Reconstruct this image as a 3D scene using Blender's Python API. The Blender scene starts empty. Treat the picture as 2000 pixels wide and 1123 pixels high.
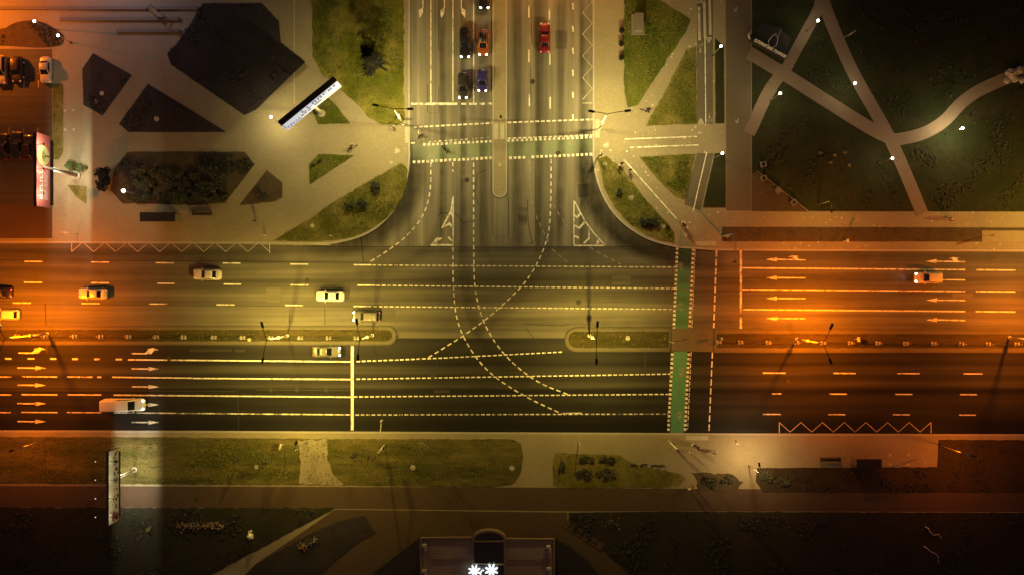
import bpy, bmesh, math, random
from mathutils import Vector, Matrix, noise as mnoise
random.seed(11)
scene = bpy.context.scene
COL = scene.collection
H = 120.0            # camera height in metres; the frame is 166.7 m wide
S = 1 / 12.0
R = math.radians

def W(px, py, z=0.0):
    f = (H - z) / H * S
    return Vector(((px - 1000) * f, (561.5 - py) * f, z))

# ------------------------------------------------------------------ materials
def new_mat(name):
    m = bpy.data.materials.new(name); m.use_nodes = True
    nt = m.node_tree
    return m, nt, nt.nodes['Principled BSDF']

def N(nt, typ, **kw):
    n = nt.nodes.new(typ)
    for k, v in kw.items():
        setattr(n, k, v)
    return n

def simple(name, col, rough=0.6, metal=0.0, coat=0.0, emit=0.0, ecol=None, var=0.12, scale=6.0):
    m, nt, b = new_mat(name)
    b.inputs['Roughness'].default_value = rough
    b.inputs['Metallic'].default_value = metal
    b.inputs['Coat Weight'].default_value = coat
    tc = N(nt, 'ShaderNodeTexCoord')
    no = N(nt, 'ShaderNodeTexNoise'); no.inputs['Scale'].default_value = scale; no.inputs['Detail'].default_value = 4
    nt.links.new(tc.outputs['Object'], no.inputs['Vector'])
    mx = N(nt, 'ShaderNodeMix', data_type='RGBA')
    mx.inputs[6].default_value = tuple(c * (1 - var) for c in col) + (1,)
    mx.inputs[7].default_value = tuple(min(1, c * (1 + var)) for c in col) + (1,)
    nt.links.new(no.outputs['Fac'], mx.inputs[0])
    nt.links.new(mx.outputs[2], b.inputs['Base Color'])
    if emit:
        b.inputs['Emission Color'].default_value = tuple(ecol or col) + (1,)
        b.inputs['Emission Strength'].default_value = emit
    return m

def mapped_noise(nt, scale, detail=4, stretch=(1, 1, 1), rough=0.55, offset=(0, 0, 0)):
    g = N(nt, 'ShaderNodeNewGeometry')
    mp = N(nt, 'ShaderNodeMapping')
    mp.inputs['Scale'].default_value = stretch
    mp.inputs['Location'].default_value = offset
    nt.links.new(g.outputs['Position'], mp.inputs['Vector'])
    no = N(nt, 'ShaderNodeTexNoise')
    no.inputs['Scale'].default_value = scale; no.inputs['Detail'].default_value = detail; no.inputs['Roughness'].default_value = rough
    nt.links.new(mp.outputs[0], no.inputs['Vector'])
    return no.outputs['Fac']

def ramp(nt, fac, stops):
    r = N(nt, 'ShaderNodeValToRGB')
    el = r.color_ramp.elements
    while len(el) < len(stops):
        el.new(0.5)
    for e, (p, c) in zip(el, stops):
        e.position = p
        e.color = (c, c, c, 1) if isinstance(c, (int, float)) else tuple(c) + (1,)
    nt.links.new(fac, r.inputs[0])
    return r.outputs[0]

def mul(nt, a, b):
    m = N(nt, 'ShaderNodeMix', data_type='RGBA', blend_type='MULTIPLY')
    m.inputs[0].default_value = 1.0
    nt.links.new(a, m.inputs[6]); nt.links.new(b, m.inputs[7])
    return m.outputs[2]

def bump(nt, b, fac, strength, dist=0.02):
    bp = N(nt, 'ShaderNodeBump'); bp.inputs['Strength'].default_value = strength; bp.inputs['Distance'].default_value = dist
    nt.links.new(fac, bp.inputs['Height']); nt.links.new(bp.outputs[0], b.inputs['Normal'])

def asphalt(name, base, axis='x', lo=0.55, hi=1.35, rough=0.75, patch=(0.8, 1.15), tint=(1, 0.915, 0.7), off=0.0):
    m, nt, b = new_mat(name)
    st = (0.012, 1, 1) if axis == 'x' else (1, 0.02, 1)
    st2 = (0.03, 1, 1) if axis == 'x' else (1, 0.05, 1)
    streak = mapped_noise(nt, 0.42, 3, st, 0.5, (off, off, 0))
    streak2 = mapped_noise(nt, 1.6, 2, st2, 0.5, (off + 7, off, 0))
    pat = mapped_noise(nt, 0.07, 3, (1, 1, 1))
    grain = mapped_noise(nt, 9.0, 4)
    t = tuple(base * c for c in tint)
    c1 = ramp(nt, streak, [(0.34, tuple(x * lo for x in t)), (0.5, t), (0.68, tuple(x * hi for x in t))])
    c2 = ramp(nt, streak2, [(0.3, 0.78), (0.7, 1.16)])
    c3 = ramp(nt, pat, [(0.3, patch[0]), (0.7, patch[1])])
    c4 = ramp(nt, grain, [(0.25, 0.82), (0.75, 1.18)])
    col = mul(nt, mul(nt, c1, c2), mul(nt, c3, c4))
    nt.links.new(col, b.inputs['Base Color'])
    b.inputs['Roughness'].default_value = rough
    b.inputs['Specular IOR Level'].default_value = 0.3
    bump(nt, b, grain, 0.25)
    return m

def paving(name, c, var=0.16, tile=0.0, specks=0.0, rough=0.85):
    m, nt, b = new_mat(name)
    pat = mapped_noise(nt, 0.12, 4)
    grain = mapped_noise(nt, 3.0, 5)
    c1 = ramp(nt, pat, [(0.28, tuple(x * (1 - var) for x in c)), (0.72, tuple(x * (1 + var) for x in c))])
    c2 = ramp(nt, grain, [(0.25, 0.88), (0.75, 1.1)])
    col = mul(nt, c1, c2)
    if tile:
        g = N(nt, 'ShaderNodeNewGeometry')
        br = N(nt, 'ShaderNodeTexBrick'); br.inputs['Scale'].default_value = 1.0
        br.inputs['Brick Width'].default_value = tile; br.inputs['Row Height'].default_value = tile * 0.5
        br.inputs['Mortar Size'].default_value = 0.02
        br.inputs['Color1'].default_value = (1, 1, 1, 1); br.inputs['Color2'].default_value = (0.95, 0.95, 0.95, 1); br.inputs['Mortar'].default_value = (0.86, 0.86, 0.86, 1)
        nt.links.new(g.outputs['Position'], br.inputs['Vector'])
        col = mul(nt, col, br.outputs['Color'])
    if specks:
        g = N(nt, 'ShaderNodeNewGeometry')
        vo = N(nt, 'ShaderNodeTexVoronoi'); vo.inputs['Scale'].default_value = 1.15; vo.inputs['Randomness'].default_value = 1
        nt.links.new(g.outputs['Position'], vo.inputs['Vector'])
        sp = ramp(nt, vo.outputs['Distance'], [(0.0, 1.0), (0.13, 1.0), (0.2, 0.0)])
        area = ramp(nt, mapped_noise(nt, 0.25, 3), [(0.42, 0.0), (0.62, 1.0)])
        f = mul(nt, sp, area)
        mx = N(nt, 'ShaderNodeMix', data_type='RGBA')
        mx.inputs[7].default_value = (specks, specks * 0.97, specks * 0.9, 1)
        nt.links.new(f, mx.inputs[0]); nt.links.new(col, mx.inputs[6])
        col = mx.outputs[2]
    nt.links.new(col, b.inputs['Base Color'])
    b.inputs['Roughness'].default_value = rough
    bump(nt, b, grain, 0.2)
    return m

def lawn_mat(name, green, dry, dirt, stretch=(1, 1, 1), drybias=0.5, scale=0.22):
    m, nt, b = new_mat(name)
    n1 = mapped_noise(nt, scale, 6, stretch, 0.62)
    n2 = mapped_noise(nt, scale * 4.2, 5, stretch, 0.65, (3, 9, 0))
    n3 = mapped_noise(nt, 5.0, 5, (1, 1, 1), 0.7)
    mx = N(nt, 'ShaderNodeMix', data_type='RGBA')
    mx.inputs[6].default_value = tuple(green) + (1,); mx.inputs[7].default_value = tuple(dry) + (1,)
    nt.links.new(ramp(nt, n1, [(drybias - 0.13, 0.0), (drybias + 0.15, 1.0)]), mx.inputs[0])
    mx2 = N(nt, 'ShaderNodeMix', data_type='RGBA'); mx2.inputs[7].default_value = tuple(dirt) + (1,)
    nt.links.new(mx.outputs[2], mx2.inputs[6])
    nt.links.new(ramp(nt, n2, [(0.52, 0.0), (0.72, 0.85)]), mx2.inputs[0])
    col = mul(nt, mx2.outputs[2], ramp(nt, n3, [(0.25, 0.55), (0.5, 0.95), (0.78, 1.5)]))
    nt.links.new(col, b.inputs['Base Color'])
    b.inputs['Roughness'].default_value = 0.95; b.inputs['Specular IOR Level'].default_value = 0.1
    bump(nt, b, n3, 0.6, 0.08)
    return m

def paint_mat(name, col, under, wear=0.42, soft=0.06):
    m, nt, b = new_mat(name)
    n1 = mapped_noise(nt, 1.3, 5, (1, 1, 1), 0.65)
    n2 = mapped_noise(nt, 8.0, 3)
    f = ramp(nt, n1, [(wear - soft, 0.0), (wear + soft, 1.0)])
    mx = N(nt, 'ShaderNodeMix', data_type='RGBA')
    mx.inputs[6].default_value = tuple(under) + (1,); mx.inputs[7].default_value = tuple(col) + (1,)
    nt.links.new(f, mx.inputs[0])
    c = mul(nt, mx.outputs[2], ramp(nt, n2, [(0.3, 0.85), (0.7, 1.1)]))
    nt.links.new(c, b.inputs['Base Color'])
    b.inputs['Roughness'].default_value = 0.6
    return m

M = {}
M['soil'] = lawn_mat('soil', (0.05, 0.05, 0.025), (0.06, 0.05, 0.035), (0.05, 0.04, 0.03))
M['road_n'] = asphalt('asphalt_grey', 0.113, 'x', 0.6, 1.4, off=3)
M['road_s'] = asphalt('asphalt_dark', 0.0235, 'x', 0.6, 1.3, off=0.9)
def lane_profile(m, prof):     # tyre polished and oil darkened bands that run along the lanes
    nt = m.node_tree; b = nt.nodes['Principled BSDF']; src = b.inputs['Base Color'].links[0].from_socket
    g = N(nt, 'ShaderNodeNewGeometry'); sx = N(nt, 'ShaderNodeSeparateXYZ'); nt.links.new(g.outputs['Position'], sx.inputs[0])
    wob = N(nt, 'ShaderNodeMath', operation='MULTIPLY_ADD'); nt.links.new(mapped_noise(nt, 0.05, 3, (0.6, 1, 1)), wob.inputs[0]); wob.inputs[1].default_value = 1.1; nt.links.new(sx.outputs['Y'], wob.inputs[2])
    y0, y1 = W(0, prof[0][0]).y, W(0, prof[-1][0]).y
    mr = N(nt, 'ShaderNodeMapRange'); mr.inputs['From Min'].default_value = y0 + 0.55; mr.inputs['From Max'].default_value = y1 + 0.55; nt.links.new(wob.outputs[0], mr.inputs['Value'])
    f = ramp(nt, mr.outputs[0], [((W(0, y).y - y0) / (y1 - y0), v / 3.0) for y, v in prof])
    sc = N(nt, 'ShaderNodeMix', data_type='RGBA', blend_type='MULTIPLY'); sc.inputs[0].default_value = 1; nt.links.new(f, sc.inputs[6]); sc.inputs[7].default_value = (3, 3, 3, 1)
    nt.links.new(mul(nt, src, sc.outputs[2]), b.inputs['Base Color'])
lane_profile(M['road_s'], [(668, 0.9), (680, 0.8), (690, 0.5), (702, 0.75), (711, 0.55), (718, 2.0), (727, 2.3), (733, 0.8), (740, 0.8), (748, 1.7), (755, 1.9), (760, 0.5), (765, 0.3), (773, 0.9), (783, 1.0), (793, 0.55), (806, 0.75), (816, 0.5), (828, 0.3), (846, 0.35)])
M['road_ns'] = asphalt('asphalt_approach', 0.2, 'y', 0.7, 1.3, off=5)
M['parking'] = asphalt('asphalt_parking', 0.085, 'x', 0.85, 1.1)
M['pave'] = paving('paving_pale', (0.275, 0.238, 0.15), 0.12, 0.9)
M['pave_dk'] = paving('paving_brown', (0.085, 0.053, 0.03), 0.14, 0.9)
M['pave_specks'] = paving('paving_blossom', (0.265, 0.228, 0.15), 0.14, 0.9, 0.6)
M['path'] = paving('path_grey', (0.115, 0.09, 0.06), 0.14)
M['path_park'] = paving('path_park', (0.19, 0.14, 0.1), 0.12)
M['bike'] = paving('bike_asphalt', (0.11, 0.095, 0.07), 0.12)
M['kerb'] = paving('kerb_stone', (0.36, 0.34, 0.3), 0.1)
M['kerb_dk'] = paving('median_kerb', (0.08, 0.07, 0.046), 0.2)
M['pave_med'] = paving('median_paving', (0.105, 0.092, 0.06), 0.2)
M['lawn_med'] = lawn_mat('median_lawn', (0.045, 0.042, 0.014), (0.08, 0.062, 0.026), (0.032, 0.024, 0.013), (0.25, 1.4, 1), 0.52, 0.3)
M['plate'] = paving('tactile_plate', (0.42, 0.4, 0.3), 0.05, 0.5)
M['dirt'] = paving('bare_earth', (0.27, 0.235, 0.165), 0.25)
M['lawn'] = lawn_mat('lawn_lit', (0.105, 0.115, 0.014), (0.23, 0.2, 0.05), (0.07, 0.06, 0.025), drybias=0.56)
M['lawn_dry'] = lawn_mat('lawn_dry', (0.11, 0.108, 0.018), (0.2, 0.17, 0.06), (0.06, 0.05, 0.025), drybias=0.5, scale=0.3)
M['lawn_green'] = lawn_mat('lawn_green', (0.07, 0.088, 0.012), (0.13, 0.13, 0.03), (0.06, 0.06, 0.02), (1.5, 0.35, 1), 0.56)
M['lawn_streak'] = lawn_mat('lawn_streak', (0.075, 0.075, 0.02), (0.17, 0.14, 0.05), (0.05, 0.04, 0.02), (0.25, 1.4, 1), 0.52, 0.3)
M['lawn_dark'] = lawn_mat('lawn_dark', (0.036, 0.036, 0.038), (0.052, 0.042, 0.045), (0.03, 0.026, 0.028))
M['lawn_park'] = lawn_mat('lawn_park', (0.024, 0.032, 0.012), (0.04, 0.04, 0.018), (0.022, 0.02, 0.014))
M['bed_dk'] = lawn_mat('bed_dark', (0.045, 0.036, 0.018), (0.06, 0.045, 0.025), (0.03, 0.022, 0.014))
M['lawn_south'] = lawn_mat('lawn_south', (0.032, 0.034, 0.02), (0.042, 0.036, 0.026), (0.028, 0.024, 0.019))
M['bed'] = lawn_mat('bed_soil', (0.075, 0.06, 0.035), (0.1, 0.075, 0.045), (0.055, 0.045, 0.03), drybias=0.5)
PCOL = (0.8, 0.76, 0.66)
M['paint'] = paint_mat('road_paint', PCOL, (0.2, 0.18, 0.14), 0.42, 0.09)
M['paint_worn'] = paint_mat('road_paint_worn', PCOL, (0.09, 0.085, 0.07), 0.47, 0.1)
M['paint_faint'] = paint_mat('road_paint_faint', (0.34, 0.32, 0.26), (0.15, 0.14, 0.11), 0.45, 0.14)
M['paint_edge'] = paint_mat('edge_paint', (0.5, 0.46, 0.36), (0.12, 0.11, 0.09), 0.38, 0.1)
M['green'] = paint_mat('green_lane', (0.06, 0.25, 0.13), (0.1, 0.15, 0.085), 0.46, 0.16)
M['green_pale'] = paint_mat('green_lane_faded', (0.15, 0.23, 0.13), (0.21, 0.215, 0.14), 0.53, 0.12)
M['tar'] = simple('tar', (0.025, 0.022, 0.018), 0.7)
M['iron'] = simple('cast_iron', (0.045, 0.038, 0.03), 0.6, 0.3, var=0.3)
M['steel_dark'] = simple('dark_steel', (0.02, 0.017, 0.014), 0.5, 0.2)
M['steel'] = simple('galvanised', (0.5, 0.48, 0.42), 0.45, 0.3)
M['steel_pale'] = simple('pale_steel', (0.62, 0.6, 0.52), 0.5)
M['conc'] = simple('concrete', (0.4, 0.37, 0.31), 0.85, var=0.25, scale=3)
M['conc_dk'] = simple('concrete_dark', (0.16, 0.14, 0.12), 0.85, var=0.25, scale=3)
M['black'] = simple('black_plastic', (0.012, 0.011, 0.01), 0.45)
M['rubber'] = simple('rubber', (0.015, 0.015, 0.015), 0.8)
M['glass'] = simple('car_glass', (0.008, 0.008, 0.011), 0.12, coat=0.4, var=0.02)
M['lens_on'] = simple('headlamp_on', (0.9, 0.9, 0.85), 0.2, emit=9.0, ecol=(1, 0.93, 0.75), var=0.01)
M['lens_off'] = simple('lamp_glass', (0.7, 0.7, 0.66), 0.2, coat=0.5)
M['tail_on'] = simple('tail_on', (0.5, 0.03, 0.03), 0.3, emit=1.2, ecol=(1, 0.2, 0.12), var=0.01)
M['tail_off'] = simple('tail_glass', (0.35, 0.03, 0.02), 0.3)
M['globe'] = simple('lamp_globe', (0.95, 0.95, 0.9), 0.3, emit=16.0, ecol=(0.95, 1.0, 0.86), var=0.01)
M['lens_sodium'] = simple('sodium_lens', (0.9, 0.6, 0.2), 0.3, emit=9.0, ecol=(1, 0.62, 0.2), var=0.01)
M['lens_warm'] = simple('warm_lens', (0.9, 0.8, 0.5), 0.3, emit=5.0, ecol=(1, 0.85, 0.5), var=0.01)
M['lens_dim'] = simple('dim_lens', (0.8, 0.75, 0.6), 0.3, emit=0.7, ecol=(1, 0.9, 0.7), var=0.01)
M['flower_led'] = simple('flower_led', (1, 1, 1), 0.4, emit=1.3, ecol=(0.85, 0.98, 1.0), var=0.01)
M['bark'] = simple('bark', (0.09, 0.065, 0.045), 0.9, var=0.3)
M['leaf_dark'] = simple('leaf_dark', (0.018, 0.024, 0.01), 0.8, var=0.5, scale=1.2)
M['leaf_pine'] = simple('leaf_pine', (0.005, 0.006, 0.0035), 0.95, var=0.4, scale=1.5)
M['leaf_cover'] = simple('leaf_cover', (0.03, 0.03, 0.024), 0.9, var=0.6, scale=0.5)
M['leaf_park'] = simple('leaf_park', (0.026, 0.03, 0.01), 0.9, var=0.6, scale=0.5)
M['leaf_mid'] = simple('leaf_mid', (0.06, 0.085, 0.02), 0.8, var=0.5, scale=1.2)
M['leaf_olive'] = simple('leaf_olive', (0.05, 0.055, 0.025), 0.8, var=0.5, scale=1.2)
M['leaf_bright'] = simple('leaf_bright', (0.22, 0.2, 0.06), 0.7, var=0.4, scale=2)
M['petal'] = simple('petal', (0.6, 0.45, 0.35), 0.7, var=0.4, scale=9)
M['skin'] = simple('skin', (0.45, 0.28, 0.2), 0.55)
M['hair'] = simple('hair', (0.02, 0.014, 0.01), 0.6)
M['roof_dk'] = simple('roof_dark', (0.018, 0.014, 0.015), 0.7, var=0.2, scale=1)
M['roof_tan'] = paving('roof_tan', (0.26, 0.21, 0.155), 0.2, 1.2)
M['trim'] = simple('roof_trim', (0.2, 0.14, 0.1), 0.7)

# ------------------------------------------------------------------ mesh helpers
def link_mesh(name, me, mat=None, parent=None, smooth=False):
    o = bpy.data.objects.new(name, me); COL.objects.link(o)
    if mat is not None:
        for m in (mat if isinstance(mat, (list, tuple)) else [mat]):
            me.materials.append(m)
    if smooth:
        for p in me.polygons:
            p.use_smooth = True
    if parent is not None:
        o.parent = parent
    return o

def obj(name, bm, mat=None, parent=None, smooth=False, normals=True):
    if normals:
        bmesh.ops.recalc_face_normals(bm, faces=bm.faces)
    me = bpy.data.meshes.new(name); bm.to_mesh(me); bm.free()
    return link_mesh(name, me, mat, parent, smooth)

def tag(o, label=None, cat=None, group=None, kind=None):
    if label: o['label'] = label
    if cat: o['category'] = cat
    if group: o['group'] = group
    if kind: o['kind'] = kind
    return o

def thing(name, label, cat, loc=(0, 0, 0), rz=0.0, group=None):
    o = bpy.data.objects.new(name, None); COL.objects.link(o)
    o.empty_display_size = 0.3
    o.location = loc; o.rotation_euler = (0, 0, rz)
    return tag(o, label, cat, group)

KIDS = {}
def dup(root, loc, rz, label=None, group=None, scale=None):
    kids = {}
    for o in COL.objects:
        if o.parent is not None:
            kids.setdefault(o.parent.name, []).append(o)
    def cp(o, parent):
        c = o.copy(); COL.objects.link(c)
        if parent is not None:
            c.parent = parent
        for k in kids.get(o.name, []):
            cp(k, c)
        return c
    r = cp(root, None)
    r.location = loc; r.rotation_euler = (0, 0, rz)
    if scale: r.scale = scale
    if label: r['label'] = label
    if group: r['group'] = group
    return r

def box(bm, c, s, rot=None):
    m = Matrix.Translation(Vector(c)) @ (rot or Matrix.Identity(4)) @ Matrix.Diagonal((s[0], s[1], s[2], 1))
    return bmesh.ops.create_cube(bm, size=1.0, matrix=m)['verts']

def bev_box(bm, c, s, rot=None, r=0.03, seg=2):
    v = box(bm, c, s, rot)
    es = {e for x in v for e in x.link_edges}
    bmesh.ops.bevel(bm, geom=list(es), offset=r, segments=seg, affect='EDGES', profile=0.5)

def tube(bm, pts, rad, seg=8, cap=True):
    pts = [Vector(p) for p in pts]
    rr = rad if isinstance(rad, (list, tuple)) else [rad] * len(pts)
    rings = []
    up = Vector((0, 0, 1))
    for i, p in enumerate(pts):
        d = (pts[min(i + 1, len(pts) - 1)] - pts[max(i - 1, 0)]).normalized()
        a = d.cross(up)
        if a.length < 1e-3: a = d.cross(Vector((1, 0, 0)))
        a.normalize(); b = d.cross(a)
        rings.append([bm.verts.new(p + (a * math.cos(2 * math.pi * k / seg) + b * math.sin(2 * math.pi * k / seg)) * rr[i]) for k in range(seg)])
    for r0, r1 in zip(rings, rings[1:]):
        for k in range(seg):
            bm.faces.new((r0[k], r0[(k + 1) % seg], r1[(k + 1) % seg], r1[k]))
    if cap:
        bm.faces.new(rings[0]); bm.faces.new(rings[-1])

def disc(bm, c, r, z0, z1, seg=20):
    bmesh.ops.create_cone(bm, cap_ends=True, segments=seg, radius1=r, radius2=r * 0.97, depth=z1 - z0,
                          matrix=Matrix.Translation((c[0], c[1], (z0 + z1) / 2)))

def ball(bm, c, r, u=10, v=8, sc=(1, 1, 1)):
    bmesh.ops.create_uvsphere(bm, u_segments=u, v_segments=v, radius=r, matrix=Matrix.Translation(Vector(c)) @ Matrix.Diagonal((sc[0], sc[1], sc[2], 1)))

def prism_w(bm, pts, z0, z1):
    lo = [bm.verts.new((p[0], p[1], z0)) for p in pts]
    hi = [bm.verts.new((p[0], p[1], z1)) for p in pts]
    n = len(pts)
    for i in range(n):
        bm.faces.new((lo[i], lo[(i + 1) % n], hi[(i + 1) % n], hi[i]))
    f = bm.faces.new(hi)
    bmesh.ops.triangulate(bm, faces=[f], ngon_method='EAR_CLIP')

def ragged(pts, step=0.6, amp=0.12):
    out = []
    n = len(pts)
    for i in range(n):
        a, b = Vector(pts[i][:2]), Vector(pts[(i + 1) % n][:2])
        L = (b - a).length
        k = max(1, int(L / step))
        nrm = Vector((-(b - a).y, (b - a).x)) / max(L, 1e-6)
        for j in range(k):
            p = a.lerp(b, j / k)
            w = mnoise.noise(Vector((p.x * 0.9, p.y * 0.9, 3.1))) + 0.7 * mnoise.noise(Vector((p.x * 2.7, p.y * 2.7, 8.1)))
            out.append(p + nrm * w * amp if 0 < j else p)
    return out

def chaikin(pts, it=2, closed=True):
    pts = [Vector(p) for p in pts]
    for _ in range(it):
        o = []
        n = len(pts)
        for i in range(n if closed else n - 1):
            a, b = pts[i], pts[(i + 1) % n]
            o += [a * 0.75 + b * 0.25, a * 0.25 + b * 0.75]
        if not closed:
            o = [pts[0]] + o + [pts[-1]]
        pts = o
    return pts

def ground(name, px, z0, z1, mat, rag=0.0, smooth=0):
    if smooth: px = [tuple(p) for p in chaikin(px, smooth)]
    pts = [W(*p) for p in px]
    if rag: pts = ragged(pts, 0.6, rag)
    bm = bmesh.new(); prism_w(bm, pts, z0, z1)
    o = obj(name, bm, mat)
    return tag(o, kind='structure')

def ribbon_pts(bm, pts, w, z0, z1):
    pts = [Vector((p[0], p[1])) for p in pts]
    L, Rr = [], []
    for i, p in enumerate(pts):
        d = (pts[min(i + 1, len(pts) - 1)] - pts[max(i - 1, 0)]).normalized()
        n = Vector((-d.y, d.x)) * w / 2
        L.append(p + n); Rr.append(p - n)
    hiL = [bm.verts.new((p.x, p.y, z1)) for p in L]; hiR = [bm.verts.new((p.x, p.y, z1)) for p in Rr]
    if z0 is not None:
        loL = [bm.verts.new((p.x, p.y, z0)) for p in L]; loR = [bm.verts.new((p.x, p.y, z0)) for p in Rr]
    for i in range(len(pts) - 1):
        bm.faces.new((hiL[i], hiR[i], hiR[i + 1], hiL[i + 1]))
        if z0 is not None:
            bm.faces.new((loL[i], hiL[i], hiL[i + 1], loL[i + 1]))
            bm.faces.new((hiR[i], loR[i], loR[i + 1], hiR[i + 1]))
    if z0 is not None:
        bm.faces.new((loL[0], loR[0], hiR[0], hiL[0])); bm.faces.new((loR[-1], loL[-1], hiL[-1], hiR[-1]))

def ribbon(name, px, w, z0, z1, mat, smooth=0):
    if smooth: px = [tuple(p) for p in chaikin(px, smooth, False)]
    bm = bmesh.new(); ribbon_pts(bm, [W(*p) for p in px], w, z0, z1)
    return tag(obj(name, bm, mat), kind='structure')

# ------------------------------------------------------------------ the ground
bm = bmesh.new(); prism_w(bm, [(-1500, -1500), (1500, -1500), (1500, 1500), (-1500, 1500)], -1.0, -0.3)
tag(obj('ground', bm, M['soil']), kind='structure')
ground('road', [(-900, 481), (2900, 481), (2900, 660), (-900, 660)], -0.29, 0.0, M['road_n'])
ground('road', [(-900, 660), (2900, 660), (2900, 870), (-900, 870)], -0.29, -0.001, M['road_s'])
ground('road', [(480, -600), (1420, -600), (1420, 481), (480, 481)], -0.29, 0.0005, M['road_ns'])
ground('road', [(-900, 440), (480, 440), (480, 481), (-900, 481)], -0.29, 0.0005, M['road_n'])
ground('road', [(1420, 440), (2900, 440), (2900, 481), (1420, 481)], -0.29, 0.0005, M['road_n'])
# south-west lanes are freshly laid, darker
NW_EDGE = [(800, 296), (798, 330), (790, 368), (775, 402), (752, 432), (722, 454), (690, 467), (650, 475), (600, 476.5), (530, 475), (-900, 470)]
NW_EDGE_S = [tuple(p) for p in chaikin(NW_EDGE[:8], 2, False)] + NW_EDGE[8:]
ground('pavement', [(-900, -600), (800, -600)] + NW_EDGE_S, -0.28, 0.12, M['pave'])
NE_EDGE = [(1158, 296), (1162, 335), (1172, 372), (1192, 410), (1224, 443), (1262, 466), (1296, 477), (1330, 483), (1400, 488), (1600, 489), (2900, 492)]
NE_EDGE_S = [tuple(p) for p in chaikin(NE_EDGE[:8], 2, False)] + NE_EDGE[8:]
ground('pavement', NE_EDGE_S + [(2900, -600), (1158, -600)], -0.28, 0.12, M['pave_specks'])
ground('pavement', [(-900, 839), (300, 841), (1000, 844.5), (1600, 847), (2900, 850), (2900, 1900), (-900, 1900)], -0.28, 0.12, M['pave'])
# kerbs
ribbon('kerb', [(799, -600), (799, 200), (799, 296)] + NW_EDGE_S[1:], 0.3, -0.2, 0.135, M['kerb'])
ribbon('kerb', [(1159, -600), (1159, 296)] + NE_EDGE_S[1:], 0.3, -0.2, 0.135, M['kerb'])
ribbon('kerb', [(-900, 840), (300, 842), (1000, 845.5), (1600, 848), (2900, 851)], 0.3, -0.2, 0.135, M['kerb'])
# the island in the north approach
isl = [(963, -600), (989, -600), (989, 372)] + [(976 + 13 * math.cos(a), 372 + 13 * math.sin(a)) for a in [R(t) for t in range(15, 180, 15)]] + [(963, 372)]
ground('traffic_island', isl, -0.28, 0.12, M['pave'])
ribbon('kerb', isl[2:] + [(963, 300), (963, -600)], 0.24, -0.2, 0.14, M['kerb'])
ribbon('kerb', [(989, -600), (989, 372)], 0.24, -0.2, 0.14, M['kerb'])
# medians of the main road
def cap(cx, cy, r, a0, a1, n=9):
    return [(cx + r * math.cos(R(a0 + (a1 - a0) * i / n)), cy + r * math.sin(R(a0 + (a1 - a0) * i / n))) for i in range(n + 1)]
med_a = [(-900, 637), (755, 638)] + cap(757, 655, 17, -90, 90) + [(-900, 672)]
ground('median', med_a, -0.28, 0.14, M['pave_med'])
ground('median_lawn', [(-900, 643), (752, 644)] + cap(755, 655, 11, -90, 90) + [(-900, 666)], 0.1, 0.17, M['lawn_med'], rag=0.08)
ribbon('kerb', med_a[:1] + med_a[1:-1] + med_a[-1:], 0.26, -0.2, 0.15, M['kerb_dk'])
med_b = cap(1126, 663, 22, 90, 270) + [(1309, 641), (1308, 685)]
ground('median', med_b, -0.28, 0.14, M['pave_med'])
ground('median_lawn', cap(1126, 663, 16, 90, 270) + [(1306, 647), (1305, 679)], 0.1, 0.17, M['lawn_med'], rag=0.1)
ribbon('kerb', med_b[-1:] + med_b[:-1] + med_b[-1:], 0.26, -0.2, 0.15, M['kerb_dk'])
ground('crossing_refuge', [(1309, 641), (1395, 643), (1394, 687), (1308, 685)], -0.28, 0.03, M['path'])
med_c = [(1395, 643), (2900, 648), (2900, 688), (1394, 687)]
ground('median', med_c, -0.28, 0.14, M['pave_med'])
ground('median_lawn', [(1400, 651), (2900, 655), (2900, 680), (1400, 679)], 0.1, 0.17, M['lawn_med'], rag=0.08)
ribbon('kerb', med_c[:2], 0.26, -0.2, 0.15, M['kerb_dk']); ribbon('kerb', med_c[2:], 0.26, -0.2, 0.15, M['kerb_dk'])

# north-west: lawns, beds, car park
L0, L1 = 0.05, 0.17
ground('lawn', [(609, -600), (788, -600), (789, 150), (790, 236), (775, 246), (742, 243), (722, 232), (702, 208), (680, 190), (655, 165), (632, 150), (620, 128), (611, 112)], L0, L1, M['lawn'], rag=0.25)
ground('verge', [(604, -600), (610, -600), (613, 110), (640, 150), (690, 190), (742, 240), (700, 240), (640, 180), (606, 170)], L0, 0.135, M['dirt'], rag=0.2)
ground('lawn', [(610, 216), (640, 192), (655, 205), (685, 242), (622, 244)], L0, L1, M['lawn_green'], rag=0.15)
ground('lawn', [(622, 302), (692, 304), (606, 361), (604, 322)], L0, L1, M['lawn_green'], rag=0.1)
seg = [(537, 470), (600, 432), (645, 400), (720, 355), (785, 319), (796, 330), (794, 360), (781, 395), (755, 427), (722, 450), (690, 463), (650, 470), (600, 472)]
ground('lawn', seg, L0, L1, M['lawn_dry'], rag=0.18)
ground('lawn', [(396, 8), (512, 8), (545, 42), (549, 84), (597, 122), (549, 168), (500, 216), (478, 226), (335, 128), (327, 106), (345, 88), (372, 50)], L0, L1, M['lawn_dark'], rag=0.05)
ground('lawn', [(183, 105), (258, 148), (201, 227), (164, 206), (162, 136)], L0, L1, M['lawn_dark'], rag=0.05)
ground('lawn', [(290, 165), (443, 259), (252, 259), (233, 243)], L0, L1, M['lawn_dark'], rag=0.05)
ground('lawn', [(250, 298), (478, 297), (498, 322), (440, 397), (380, 401), (240, 398), (216, 372), (226, 328)], L0, L1, M['bed'], rag=0.1)
ground('lawn', [(522, 333), (552, 358), (552, 386), (538, 394), (468, 402)], L0, L1, M['bed'], rag=0.1)
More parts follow.
